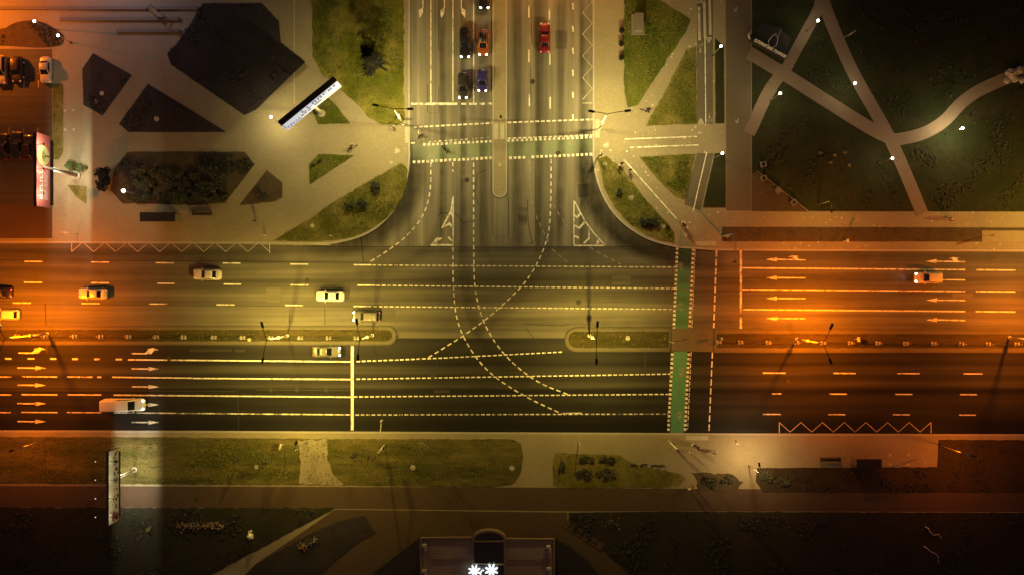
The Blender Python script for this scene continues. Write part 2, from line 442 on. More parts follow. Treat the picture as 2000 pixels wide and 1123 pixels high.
ground('lawn', [(-300, 62), (0, 64), (32, 43), (78, 40), (124, 66), (127, 78), (120, 92), (70, 95), (0, 89), (-300, 90)], L0, L1, M['bed'], smooth=2)
ground('car_park', [(-900, 95), (103, 97), (103, 402), (-900, 402)], L0, 0.126, M['parking'])
ground('verge', [(104, 165), (124, 165), (124, 298), (116, 312), (104, 312)], L0, 0.16, M['lawn_dry'], rag=0.05)
ground('path', [(125, 100), (160, 100), (176, 240), (176, 470), (104, 468), (104, 315), (118, 314), (125, 300)], L0, 0.127, M['pave'])
ground('pavement', [(176, 408), (540, 408), (640, 402), (545, 462), (530, 468), (176, 466)], L0, 0.126, M['pave'])
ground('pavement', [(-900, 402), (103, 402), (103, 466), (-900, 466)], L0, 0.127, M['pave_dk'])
ground('verge', [(104, 352), (152, 398), (140, 403), (104, 398)], L0, 0.16, M['dirt'], rag=0.05)
ground('verge', [(132, 362), (170, 365), (170, 400), (150, 385)], L0, 0.16, M['lawn_dry'], rag=0.05)
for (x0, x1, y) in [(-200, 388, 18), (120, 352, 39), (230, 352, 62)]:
    ground('terrace_shadow_bar', [(x0, y - 3), (x1, y - 3), (x1, y + 3), (x0, y + 3)], 0.1, 0.5, M['conc_dk'])  # shadow bands across the terrace, built as low dark bars

# north-east: strips, lawns, cycle path, park
ground('lawn', [(1216, -600), (1255, -600), (1288, 2), (1348, 40), (1340, 62), (1300, 122), (1246, 206), (1226, 211), (1219, 180)], L0, L1, M['lawn_green'], rag=0.2)
ground('lawn', [(1340, 98), (1359, 92), (1360, 243), (1310, 245), (1262, 248), (1272, 225), (1292, 193)], L0, L1, M['lawn_dry'], rag=0.25)
ground('lawn', [(1248, 307), (1300, 304), (1358, 301), (1348, 350), (1338, 391), (1318, 384), (1285, 352)], L0, L1, M['lawn_dry'], rag=0.15)
ground('lawn', [(1167, 312), (1184, 305), (1216, 330), (1262, 392), (1306, 440), (1317, 456), (1316, 474), (1290, 470), (1262, 459), (1230, 438), (1200, 405), (1180, 368)], L0, L1, M['lawn_dry'], rag=0.12)
ground('lawn', [(1396, 300), (1416, 300), (1417, 406), (1372, 406)], L0, L1, M['lawn_park'], rag=0.05)
ground('lawn', [(1396, 76), (1413, 92), (1414, 242), (1397, 242)], L0, L1, M['lawn_park'], rag=0.05)
ground('cycle_path', [(1361, -600), (1392, -600), (1392, 243), (1361, 243)], L0, 0.127, M['bike'])
ground('cycle_path', [(1361, 300), (1394, 300), (1368, 412), (1336, 400)], L0, 0.127, M['bike'])
ground('pavement', [(1160, -600), (1215, -600), (1217, 180), (1224, 214), (1160, 240)], L0, 0.125, M['pave'])
ground('pavement', [(1415, -600), (1466, -600), (1467, 412), (1418, 412)], L0, 0.126, M['path'])
# the park east of the pavement: dark lawn with raised paths
ground('park_lawn', [(1468, -600), (2900, -600), (2900, 416), (1468, 413)], L0, 0.16, M['lawn_park'])
ground('lawn', [(1468, 340), (1482, 337), (1577, 414), (1468, 413)], 0.1, 0.165, M['bed'])
ground('lawn', [(1410, 444), (2900, 447), (2900, 474), (1410, 472)], L0, 0.16, M['bed'], rag=0.04)
ground('pavement', [(1345, 418), (2900, 420), (2900, 441), (1345, 440)], L0, 0.126, M['pave_specks'])
ground('bus_bay', [(1917, 451), (2900, 453), (2900, 476), (1917, 474)], 0.1, 0.175, M['pave'])
PARK_PATHS = []
def park_path(pts, w, z=0.2, sm=2):
    PARK_PATHS.append(([W(*p).xy for p in chaikin(pts, sm, False)], w))
    ribbon('park_path', pts, w, 0.1, z, M['path_park'], smooth=sm)
park_path([(1606, -300), (1606, 2), (1588, 38), (1545, 116), (1536, 134)], 1.75, 0.186)
park_path([(1508, 168), (1490, 200), (1470, 246), (1462, 262)], 2.0, 0.188)
park_path([(1600, -20), (1618, 36), (1660, 135), (1700, 205), (1738, 272), (1768, 340), (1800, 418)], 2.0, 0.19)
park_path([(1462, 104), (1530, 145), (1620, 203), (1698, 252), (1740, 272)], 2.1, 0.194)
park_path([(1735, 275), (1765, 272), (1805, 262), (1845, 238), (1872, 205), (1905, 180), (1960, 155), (2010, 138), (2200, 100)], 2.0, 0.198, 3)
park_path([(1536, 134), (1520, 152), (1508, 168)], 1.9, 0.184)

# south: strips, lawns, forecourt
ground('lawn', [(-900, 853), (10, 852), (300, 853), (600, 856), (1000, 857), (1018, 866), (1022, 890), (1016, 925), (1000, 946), (950, 950), (600, 946), (0, 943), (-900, 943)], L0, L1, M['lawn_streak'], rag=0.15)
ground('verge', [(582, 858), (640, 857), (640, 900), (655, 930), (672, 946), (585, 944), (588, 900)], 0.1, 0.175, M['dirt'], rag=0.35)
ground('lawn', [(1085, 884), (1210, 888), (1240, 905), (1330, 925), (1338, 935), (1320, 950), (1100, 952), (1080, 945), (1080, 900)], L0, L1, M['lawn_dry'], rag=0.25)
ground('verge', [(1212, 890), (1345, 910), (1350, 930), (1330, 924), (1240, 915)], L0, 0.16, M['dirt'], rag=0.3)
ground('lawn', [(1350, 922), (1425, 924), (1452, 940), (1440, 955), (1360, 957), (1362, 940)], L0, L1, M['bed'], rag=0.3)
ground('lawn', [(1478, 913), (1830, 911), (1832, 858), (2900, 862), (2900, 962), (1490, 960), (1476, 940)], L0, L1, M['bed_dk'], rag=0.12)
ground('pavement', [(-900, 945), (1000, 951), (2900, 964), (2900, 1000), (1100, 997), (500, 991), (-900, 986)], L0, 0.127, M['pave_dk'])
ground('lawn', [(-900, 988), (540, 991), (655, 991), (480, 1085), (380, 1140), (380, 1900), (-900, 1900)], L0, L1, M['lawn_south'], rag=0.15)
ground('lawn', [(712, 1006), (735, 1040), (700, 1058), (650, 1100), (560, 1180), (430, 1180), (500, 1100), (600, 1045), (660, 1018)], L0, L1, M['lawn_dark'], rag=0.1)
ground('lawn', [(1110, 1000), (1300, 998), (2900, 1003), (2900, 1900), (1300, 1900), (1280, 1170), (1180, 1075), (1110, 1030)], L0, L1, M['lawn_south'], rag=0.1)
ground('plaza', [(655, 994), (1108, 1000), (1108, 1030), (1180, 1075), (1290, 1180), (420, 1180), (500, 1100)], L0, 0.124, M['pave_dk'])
for k in range(6):
    x, y = 1104 + k * 13, 1013 + k * 8.3
    ground('plaza_step', [(x, y), (x + 11, y + 6), (x + 3, y + 20), (x - 7, y + 13)], 0.1, 0.2 + 0.0 * k, M['pave_dk'])
# pale paving by the bus stop, and tactile plates
ground('pavement', [(1080, 850), (1830, 853), (1830, 909), (1350, 918), (1345, 905), (1200, 884), (1080, 880)], L0, 0.125, M['pave'])
for q in [[(1339, 850), (1383, 850), (1383, 859), (1339, 859)], [(1357, 472), (1399, 472), (1399, 480), (1357, 480)], [(791, 249), (798, 249), (798, 280), (791, 280)],
          [(1162, 234), (1171, 234), (1171, 270), (1162, 270)], [(965, 242), (973, 242), (973, 273), (965, 273)], [(977, 242), (985, 242), (985, 273), (977, 273)]]:
    ground('tactile_plate', q, 0.08, 0.134, M['plate'])

# ------------------------------------------------------------------ painted markings
ZR, ZP = 0.0055, 0.136
def poly(bm, pts, z):
    vs = [bm.verts.new((p[0], p[1], z)) for p in pts]
    f = bm.faces.new(vs)
    if len(vs) > 4: bmesh.ops.triangulate(bm, faces=[f], ngon_method='EAR_CLIP')
def seg_poly(bm, a, b, w, z):
    a, b = Vector(a[:2]), Vector(b[:2]); d = (b - a).normalized(); n = Vector((-d.y, d.x)) * w / 2
    poly(bm, [a + n, a - n, b - n, b + n], z)
def arc_pts(pts, smooth):
    return [W(*p) for p in (chaikin(pts, smooth, False) if smooth else pts)]
def dash_on(bm, pts, dash, gap, w, z, phase=0.0):
    d0 = -phase; s = 0.0
    for a, b in zip(pts, pts[1:]):
        a, b = Vector(a[:2]), Vector(b[:2]); L = (b - a).length
        if L < 1e-6: continue
        t = 0.0
        while t < L:
            ph = (s + t + phase) % (dash + gap)
            if ph < dash:
                e = min(L, t + dash - ph)
                if e - t > 0.02: seg_poly(bm, a.lerp(b, t / L), a.lerp(b, e / L), w, z)
                t = e + 1e-5
            else:
                t += dash + gap - ph + 1e-5
        s += L
def mark(name, bm, mat='paint'):
    o = obj(name, bm, M[mat], normals=False)
    for p in o.data.polygons:
        if p.normal.z < 0: p.flip()
    return tag(o, kind='structure')
def line(px, w=0.16, mat='paint', z=ZR, smooth=0, name='lane_line'):
    bm = bmesh.new(); ribbon_pts(bm, arc_pts(px, smooth), w, None, z); return mark(name, bm, mat)
def dashed(px, dash, gap, w=0.16, mat='paint', z=ZR, smooth=0, phase=0.0, name='guide_line'):
    bm = bmesh.new(); dash_on(bm, arc_pts(px, smooth), dash, gap, w, z, phase); return mark(name, bm, mat)
def segs(lst, w=0.16, mat='paint', z=ZR, name='lane_line'):
    bm = bmesh.new()
    for a, b in lst: seg_poly(bm, W(*a), W(*b), w, z)
    return mark(name, bm, mat)
def hseg(lst, w=0.16, mat='paint', name='lane_line'):
    return segs([((x0, y), (x1, y + (x1 - x0) * 0.006)) for x0, x1, y in lst], w, mat, ZR, name)

# north approach
for x in (841.5, 884.5, 925): line([(x, -400), (x, 203)], 0.2)
segs([((803, 203.5), (822, 203.5)), ((822, 203.5), (842, 203.5))], 0.36, 'paint_worn', name='stop_line')
segs([((842, 203.5), (893, 203.5))], 0.4, 'paint', ZR, 'stop_line')
segs([((901, 203.5), (911, 203.5)), ((916, 203.5), (931, 203.5)), ((936, 203.5), (947, 203.5)), ((952, 203.5), (962, 203.5))], 0.36, 'paint_worn', name='stop_line')
for x, s in ((826, -1), (868, -1), (901, 1)):
    bm = bmesh.new()
    seg_poly(bm, W(x, -60), W(x, 17), 0.18, ZR)
    poly(bm, [W(x, 15), W(x + s * 8, 21), W(x + s * 8, 27 if s < 0 else 28), W(x + s * 7.5 if s > 0 else x - 6, 36), W(x, 26)][::1], ZR)
    mark('lane_arrow', bm)
segs([((1033, 12), (1033, 35)), ((1033, 98), (1033, 122)), ((1034, 185), (1034, 208)), ((1033, -75), (1033, -52))], 0.2)
segs([((1073, 18), (1073, 40)), ((1074, 104), (1074, 127)), ((1074.5, 190), (1074.5, 213)), ((1073, -70), (1073, -48))], 0.2)
segs([((1118.5, y), (1119.5, y + 12)) for y in (-35, 7, 51, 94, 137, 180, 224)], 0.24)
def zigzag(x0, y_a, y_b, n, step, horizontal=True, mat='paint_edge', ends=(True, True)):
    bm = bmesh.new(); pts = []
    for i in range(n):
        pts.append((x0 + i * step / 2, y_a if i % 2 else y_b) if horizontal else (y_a if i % 2 else y_b, x0 + i * step / 2))
    ribbon_pts(bm, [W(*p) for p in pts], 0.13, None, ZR)
    return mark('zigzag_line', bm, mat)
zigzag(-60, 1157, 1138, 13, 42.5, False)
segs([((1138, 202), (1157, 202))], 0.13, 'paint_edge')
def squares(a, b, n, size, skip=(), mat='paint', off=0.0):
    bm = bmesh.new(); A, B = W(*a), W(*b)
    d = (B - A).normalized()
    for i in range(n):
        if i in skip: continue
        c = A.lerp(B, i / (n - 1)); seg_poly(bm, c - d * size / 2, c + d * size / 2, size, ZR + 0.004)
    return mark('crossing_marking', bm, mat)
# bicycle crossing over the north approach
ground('cycle_crossing', [(806, 283), (962, 275), (962, 309), (806, 317)], -0.1, 0.004, M['green_pale'])
ground('cycle_crossing', [(990, 274), (1157, 268), (1157, 302), (990, 309)], -0.1, 0.004, M['green_pale'])
dashed([(808, 249), (961, 241)], 0.62, 0.29, 0.24, phase=0.1, name='crossing_marking')
dashed([(991, 240), (1157, 234)], 0.62, 0.29, 0.24, name='crossing_marking')
dashed([(803, 280), (813, 279.5)], 0.6, 0.4, 0.22, name='crossing_marking')
dashed([(836, 278), (962, 269)], 0.5, 0.36, 0.2, 'paint_worn', ZR + 0.004, name='crossing_marking')
dashed([(991, 271), (1157, 264.5)], 0.58, 0.26, 0.22, 'paint', ZR + 0.004, name='crossing_marking')
squares((829, 283), (958, 276.5), 16, 0.4); squares((993, 275.5), (1154, 268.5), 19, 0.4)
squares((809, 317), (958, 309), 18, 0.43); squares((997, 309), (1154, 302), 19, 0.43, skip=(4,))
# guide lines through the junction
dashed([(841.5, 318), (841, 380), (826, 425), (792, 465), (750, 495), (720, 513)], 0.72, 0.5, 0.2, smooth=3)
dashed([(884.5, 317), (884.5, 336)], 0.72, 0.5, 0.18)
dashed([(884.5, 484), (885, 560), (890, 620), (910, 670), (950, 725), (1020, 772), (1098, 808)], 0.72, 0.5, 0.2, smooth=3)
dashed([(925, 318), (925, 500), (927, 570), (945, 635), (985, 695), (1045, 745), (1112, 771)], 0.72, 0.5, 0.2, smooth=3)
dashed([(1076.5, 311), (1076, 400), (1072, 465), (1040, 535), (1000, 580), (930, 640), (835, 699)], 0.72, 0.5, 0.2, smooth=3)
dashed([(1035, 312), (1035, 380), (1045, 420), (1072, 474)], 0.72, 0.6, 0.16, 'paint_faint', smooth=2)
dashed([(1080, 400), (1115, 455), (1160, 490), (1212, 516)], 0.72, 0.6, 0.16, 'paint_faint', smooth=2)
dashed([(1078, 487), (1108, 512)], 0.7, 0.6, 0.15, 'paint_faint')
# painted triangles
bm = bmesh.new()
for a, b, w in [((885, 478.5), (885, 384), 0.2), ((885, 479), (841, 479), 0.28), ((884, 388), (881, 412), 0.2), ((881, 412), (863, 446), 0.28)]: seg_poly(bm, W(*a), W(*b), w, ZR)
for q in [[(863, 446), (878, 434), (884, 442), (884, 447), (877, 440)], [(873, 424), (881, 411), (884, 420), (884, 427), (881, 419)], [(842, 479), (852, 465), (864, 465), (852, 477), (850, 473)], [(874, 465), (877, 462), (884, 470), (884, 474)]]:
    poly(bm, [W(*p) for p in q], ZR + 0.004)
mark('chevron_area', bm)
bm = bmesh.new()
ribbon_pts(bm, [W(*p) for p in [(1121, 391), (1130, 409), (1143, 433), (1160, 456), (1182, 480)]], 0.2, None, ZR)
seg_poly(bm, W(1121, 391), W(1121, 480), 0.2, ZR); seg_poly(bm, W(1121, 480), W(1182, 480), 0.22, ZR)
for q in [[(1122, 419), (1127, 423), (1132, 416), (1134, 420), (1128, 427), (1122, 423)], [(1122, 438), (1131, 444), (1140, 433), (1143, 436), (1132, 448), (1122, 442)],
          [(1122, 459), (1131, 463), (1130, 467), (1122, 463)], [(1149, 449), (1152, 450), (1152, 467), (1141, 477), (1139, 475), (1149, 465)], [(1167, 468), (1171, 473), (1167, 479), (1164, 477)]]:
    poly(bm, [W(*p) for p in q], ZR + 0.004)
mark('chevron_area', bm)
# main road, north carriageway, west part
hseg([(48, 83, 511), (178, 213, 512), (304, 339, 513.5), (435, 470, 514), (567, 602, 516), (691, 725, 517.5), (-82, -47, 510)], 0.2)
hseg([(47, 82, 551.5), (178, 213, 552.5), (307, 341, 553.5), (437, 471, 555), (567, 602, 556.5), (698, 733, 557)], 0.2)
hseg([(25, 60, 591.5), (159, 194, 592.5), (291, 326, 593.5), (423, 458, 595), (557, 592, 596), (691, 725, 598)], 0.2)
dashed([(727, 518), (1318, 522)], 0.6, 0.29, 0.17); dashed([(735, 557.5), (1318, 563.5)], 0.6, 0.29, 0.17); dashed([(729, 598.5), (1316, 604)], 0.6, 0.29, 0.17)
zigzag(140, 473.5, 492, 19, 43, True); segs([((140, 474), (140, 492)), ((526.5, 476), (526.5, 495))], 0.13, 'paint_edge')
segs([((-300, 472), (140, 473.3)), ((527, 475.8), (645, 478.5))], 0.16, 'paint_edge', name='edge_line')
# south carriageway, west part
hseg([(10, 22, 700), (54, 67, 700), (98, 110, 700.3), (141, 152, 700.6), (184, 195, 701), (226, 238, 701.5), (-34, -22, 700)], 0.26)
line([(250, 702), (470, 704), (685, 706)], 0.22); dashed([(696, 705.5), (860, 699), (1097, 687)], 0.6, 0.29, 0.2)
hseg([(-90, 22, 735), (43, 49, 735), (51, 112, 735.2), (131, 157, 735.5), (159, 181, 735.7), (190, 198, 736)], 0.22, 'paint_worn'); line([(219, 736), (375, 738)], 0.22); line([(376, 738.3), (685, 740.5)], 0.22)
hseg([(-90, 22, 770), (42, 112, 770), (132, 198, 770.3)], 0.2, 'paint'); line([(222, 771), (685, 775)], 0.22)
hseg([(-90, 21, 804.5), (42, 112, 804.7), (131, 198, 805)], 0.18, 'paint'); line([(222, 805.5), (685, 809.5)], 0.2, 'paint_worn')
dashed([(696, 740), (1309, 730)], 0.6, 0.29, 0.2); dashed([(691, 774.5), (1306, 769.5)], 0.6, 0.29, 0.2); dashed([(694, 809.8), (1304, 808)], 0.6, 0.29, 0.2, 'paint_worn')
line([(1100, 806.5), (1136, 806.5)], 0.2, 'paint_worn', ZR + 0.004)
line([(688, 675), (688, 840)], 0.46, 'paint', name='stop_line')
def arrow(x0, x1, y, y1=None, mat='paint'):   # stem from x0, head ends at x1
    bm = bmesh.new(); y1 = y if y1 is None else y1
    s = 1 if x1 > x0 else -1; hb = x1 - s * 21
    a, b = W(x0, y), W(hb, y1); seg_poly(bm, a, b, 0.2, ZR)
    poly(bm, [W(hb, y1 - 4), W(hb, y1 + 4), W(x1, y1)], ZR); return mark('lane_arrow', bm, mat)
for y0, y1 in ((718, 720), (751.5, 755), (787.5, 790), (822.5, 824.5)):
    arrow(34, 90, y0, y0 + 0.4); arrow(257, 311, y1 - 0.3, y1)
def bent(x0, y, s=1, up=1, mat='paint'):
    bm = bmesh.new(); seg_poly(bm, W(x0, y), W(x0 + s * 30, y + 0.3), 0.2, ZR)
    poly(bm, [W(x0 + s * 25, y), W(x0 + s * 33, y - 7), W(x0 + s * 30, y - 8), W(x0 + s * 42, y - 11), W(x0 + s * 53, y - 7), W(x0 + s * 45, y - 6.5), W(x0 + s * 38, y + 1)], ZR + 0.004)
    return mark('lane_arrow', bm, mat)
bent(36, 689); bent(257, 690)
# east part
line([(1447, 489), (1447, 612)], 0.36, 'paint_worn', name='stop_line'); line([(1447, 620), (1447, 643)], 0.36, 'paint_worn', name='stop_line')
dashed([(1399.5, 489), (1394, 640)], 1.05, 0.42, 0.24, name='crossing_marking'); dashed([(1391.5, 687), (1384.5, 846)], 1.05, 0.42, 0.2, name='crossing_marking')
for y in (523.5, 565.5, 604.5): line([(1450, y), (1885, y + 3.5)], 0.22); line([(1906, y + 3.7), (1983, y + 4.4)], 0.22); line([(2004, y + 4), (2090, y + 5)], 0.22)
for y in (543, 583, 622): arrow(1573, 1496, y, y - 0.3)
arrow(1885, 1809, 586.5, 586); arrow(1885, 1809, 625.5, 624.5); arrow(1885, 1809, 547, 546.5)
def fwd_turn(x0, x1, y):
    arrow(x0, x1, y, y - 1)
    bm = bmesh.new(); bx = x0 - 12
    poly(bm, [W(bx, y - 0.5), W(bx - 10, y - 0.5), W(bx - 14, y - 6), W(bx - 22, y - 6), W(bx - 12, y - 9), W(bx, y - 7), W(bx - 5, y - 6)], ZR + 0.004); mark('lane_arrow', bm)
fwd_turn(1573, 1496, 508); fwd_turn(1885, 1808, 511.5)
line([(1850, 490.5), (2200, 492.5)], 0.15, 'paint_edge', name='edge_line')
hseg([(1490, 1534, 728), (1628, 1671, 728.5), (1753, 1796, 729), (1882, 1919, 729.5)], 0.2)
hseg([(1508, 1526, 768.5), (1620, 1654, 769), (1749, 1782, 769.5), (1875, 1908, 770)], 0.19)
hseg([(1490, 1525, 808.5), (1618, 1651, 809), (1744, 1777, 809.3), (1873, 1906, 810)], 0.18)
zigzag(1522, 843, 824.5, 15, 42.3, True); segs([((1522, 825), (1522, 845)), ((1818.5, 825), (1818.5, 845)), ((1390, 847), (1522, 847))], 0.13, 'paint_edge')
# green bicycle crossing over the main road
ground('cycle_crossing', [(1325, 476), (1351, 478), (1344, 641), (1317, 641)], -0.1, 0.004, M['green'])
ground('cycle_crossing', [(1315, 686), (1342, 686), (1336, 846), (1309, 846)], -0.1, 0.004, M['green'])
def pav_green():
    ground('cycle_crossing', [(1327, 455), (1350, 455), (1351, 482), (1325, 482)], 0.1, 0.14, M['green_pale'])
pav_green()
for a, b, n in [((1322.5, 486), (1316, 641), 19), ((1354, 488), (1347, 636), 18), ((1313, 692), (1305.5, 838), 18), ((1345, 692), (1338, 838), 18)]: squares(a, b, n, 0.42)
dashed([(1358, 484), (1351.5, 640)], 0.7, 0.2, 0.1, 'paint_worn', name='crossing_marking'); dashed([(1350, 687), (1343, 838)], 0.7, 0.25, 0.12, name='crossing_marking')
# cycle path lines and symbols
def pl(px, w=0.16, mat='paint'): return line(px, w, mat, ZP, name='path_line')
pl([(1220, 272.5), (1361, 267.5)], 0.2); pl([(1230, 289), (1364, 284)], 0.2)
pl([(1218, 312), (1322, 429)], 0.17); pl([(1380, 298), (1353, 415)], 0.15)
pl([(575, -300), (575, 207)], 0.14, 'paint_edge')
pl([(1375, -60), (1375, 5)], 0.15); pl([(1376.5, 75), (1378, 242)], 0.15)
pl([(1364.5, 15), (1366, 80)], 0.42, 'paint_edge'); pl([(1375, 6), (1376.5, 75)], 0.42, 'paint_edge'); pl([(1385.5, 1), (1387, 69)], 0.42, 'paint_edge')
def bike_icon(px, py, size, rz, z, mat='paint_faint'):
    bm = bmesh.new(); c = W(px, py)
    def T(x, y): return Vector((c.x + size * (x * math.cos(rz) - y * math.sin(rz)), c.y + size * (x * math.sin(rz) + y * math.cos(rz))))
    for wx in (-0.5, 0.5):
        ring = [T(wx + 0.3 * math.cos(t), 0.3 * math.sin(t)) for t in [2 * math.pi * k / 12 for k in range(13)]]
        ribbon_pts(bm, ring, 0.09 * size, None, z)
    for a, b in [((-0.5, 0), (-0.2, 0.5)), ((-0.2, 0.5), (0.35, 0.5)), ((0.35, 0.5), (0.5, 0)), ((-0.5, 0), (0.0, 0.0)), ((0, 0), (0.35, 0.5)), ((0.35, 0.5), (0.32, 0.72)), ((0.32, 0.72), (0.55, 0.72)), ((-0.35, 0.62), (-0.1, 0.62))]:
        seg_poly(bm, T(*a), T(*b), 0.09 * size, z + 0.002)
    return mark('cycle_symbol', bm, mat)
def tri_icon(px, py, size, rz, z=ZP, mat='paint_edge'):
    bm = bmesh.new(); c = W(px, py)
    p = [Vector((c.x + size * math.cos(rz + R(a)), c.y + size * math.sin(rz + R(a)))) for a in (0, 120, 240)]
    for a, b in zip(p, p[1:] + p[:1]): seg_poly(bm, a, b, 0.15, z)
    q = [c.xy + (x.xy - c.xy) * 0.42 for x in p]
    for a, b in zip(q, q[1:] + q[:1]): seg_poly(bm, a, b, 0.1, z + 0.002)
    return mark('give_way_symbol', bm, mat)
for x, y, s, a in [(1330, 598, 0.9, 100), (1333, 727, 0.9, 80), (1329, 810, 0.9, 80), (1331, 520, 0.8, 95)]: bike_icon(x, y, s, R(a), ZR + 0.006)
for x, y, s, a in [(843, 307, 0.7, 0), (922, 302, 0.75, 90), (1034, 282, 0.7, 180), (1116, 282, 0.7, 0)]: bike_icon(x, y, s, R(a), ZR + 0.006)
for x, y, s, a in [(1338, 472, 0.8, 0), (1318, 868, 0.8, 0), (1168, 285, 0.7, 90), (792, 294, 0.7, 90), (1367, 88, 0.7, 180), (1387, 238, 0.75, 0)]: bike_icon(x, y, s, R(a), ZP + 0.006)
for x, y, s, a in [(776, 295, 0.5, 0), (1184, 285, 0.55, 180), (1340, 459, 0.45, -90), (1384, 78, 0.55, -90), (1368.5, 239, 0.55, 90), (1366, 3, 0.55, 90), (1319, 876, 0.5, 90)]: tri_icon(x, y, s, R(a), ZP + 0.008)
def up_mark(px, py, s):
    bm = bmesh.new(); seg_poly(bm, W(px, py), W(px, py + 7 * s), 0.13, ZP + 0.004)
    poly(bm, [W(px - 2.6, py - 2), W(px + 2.6, py - 2), W(px, py + 2 * s)] if s < 0 else [W(px - 2.6, py + 9), W(px + 2.6, py + 9), W(px, py + 5)], ZP + 0.006); mark('path_arrow', bm, 'paint_edge')
up_mark(1367.5, 95, 1); up_mark(1385.5, 222, 1)
for x, y in ((1436, 20), (1439, 237)):
    bm = bmesh.new(); poly(bm, [W(x - 4, y - 4), W(x - 1, y + 1), W(x + 3, y - 6), W(x + 4, y - 4), W(x + 1, y + 6), W(x - 3, y + 2)], ZP + 0.004); mark('pedestrian_symbol', bm, 'paint_faint')
def bracket(x0, y0, x1, y1):
    for cx, cy, sx, sy in ((x0, y0, 1, 1), (x1, y0, -1, 1), (x0, y1, 1, -1), (x1, y1, -1, -1)):
        bm = bmesh.new(); poly(bm, [W(cx, cy), W(cx + sx * 6, cy), W(cx + sx * 4, cy + sy * 2.5), W(cx + sx * 2, cy + sy * 5), W(cx, cy + sy * 6)], ZP + 0.004); mark('bay_corner', bm, 'paint_edge')
bracket(126, 215, 147, 256); bracket(1736, 885, 1775, 908)
for x in (8, 48, 76): line([(x, 158), (x, 172)], 0.14, 'paint_edge', 0.131, name='bay_line')
for x in (18, 47, 75): line([(x, 250), (x, 280)], 0.12, 'paint_faint', 0.131, name='bay_line')
# tyre darkened asphalt along the turning lanes
def tyre_band(px, w, strength):
    m, nt, b = new_mat('tyre_marks')
    at = N(nt, 'ShaderNodeAttribute', attribute_name='across')
    f = ramp(nt, at.outputs['Fac'], [(0.0, 0.0), (0.3, strength), (0.6, strength * 0.8), (1.0, 0.0)])
    e = ramp(nt, N(nt, 'ShaderNodeAttribute', attribute_name='along').outputs['Fac'], [(0.0, 0.0), (0.25, 1.0), (0.75, 1.0), (1.0, 0.0)])
    n = ramp(nt, mapped_noise(nt, 0.5, 4), [(0.3, 0.6), (0.7, 1.0)])
    nt.links.new(mul(nt, mul(nt, f, e), n), b.inputs['Alpha'])
    b.inputs['Base Color'].default_value = (0.03, 0.026, 0.018, 1); b.inputs['Roughness'].default_value = 0.8; b.inputs['Specular IOR Level'].default_value = 0.2
    pts = [Vector(p) for p in chaikin(px, 3, False)]; pts = [W(p.x, p.y).xy for p in pts]; K = 8; vs = []; ac = []; al = []
    for i, p in enumerate(pts):
        d = (pts[min(i + 1, len(pts) - 1)] - pts[max(i - 1, 0)]).normalized(); n2 = Vector((-d.y, d.x))
        for k in range(K + 1):
            q = p + n2 * w * (k / K - 0.5); vs.append((q.x, q.y, 0.0042)); ac.append(k / K); al.append(i / (len(pts) - 1))
    fs = [(i * (K + 1) + k, i * (K + 1) + k + 1, (i + 1) * (K + 1) + k + 1, (i + 1) * (K + 1) + k) for i in range(len(pts) - 1) for k in range(K)]
    me = bpy.data.meshes.new('tyre_marks'); me.from_pydata(vs, [], fs)
    for nm, dat in (('across', ac), ('along', al)):
        a = me.attributes.new(nm, 'FLOAT', 'POINT'); a.data.foreach_set('value', dat)
    o = link_mesh('tyre_marks', me, m)
    for p in me.polygons:
        if p.normal.z < 0: p.flip()
    return tag(o, kind='structure')
tyre_band([(1146, 250), (1148, 330), (1160, 390), (1195, 440), (1250, 478), (1330, 500), (1420, 505)], 5.2, 0.85)
tyre_band([(815, 270), (814, 340), (800, 395), (765, 440), (700, 478), (600, 492)], 4.2, 0.8)
for x, w, s2 in ((865, 1.6, 0.45), (905, 1.5, 0.5), (944, 2.0, 0.4), (1012, 2.4, 0.4), (1053, 1.8, 0.5), (1096, 1.8, 0.45), (1140, 2.0, 0.5)):
    tyre_band([(x, -60), (x, 120), (x + 1, 260), (x, 420), (x, 500)], w, s2)
# curved tyre tracks through the junction and mended places
for px, w, s2 in (([(905, 300), (905, 480), (912, 600), (960, 700), (1060, 780), (1200, 800)], 2.6, 0.45), ([(866, 300), (866, 440), (830, 500), (740, 535), (600, 545)], 2.4, 0.35), ([(1100, 300), (1092, 430), (1040, 560), (930, 660), (780, 715)], 2.6, 0.4),
                  ([(700, 535), (1000, 540), (1320, 545), (1700, 548)], 2.2, 0.4), ([(500, 578), (1000, 582), (1400, 586), (1800, 588)], 1.8, 0.35), ([(760, 625), (1000, 628), (1300, 626), (1500, 625)], 2.6, 0.45), ([(-50, 530), (150, 531), (420, 533)], 2.4, 0.5), ([(-50, 496), (300, 498), (560, 502)], 2.6, 0.6), ([(1460, 540), (1700, 541), (2050, 545)], 1.6, 0.45), ([(1440, 500), (1700, 502), (2050, 505)], 2.4, 0.6), ([(1420, 598), (1700, 600), (2050, 602)], 1.5, 0.45), ([(1420, 634), (1700, 636), (2050, 638)], 1.3, 0.4)):
    tyre_band(px, w, s2 * 0.55)
M['mend_dk'] = asphalt('asphalt_mended', 0.062, 'x', 0.8, 1.2, off=11); M['mend_lt'] = asphalt('asphalt_mended_pale', 0.13, 'x', 0.85, 1.15, off=17)
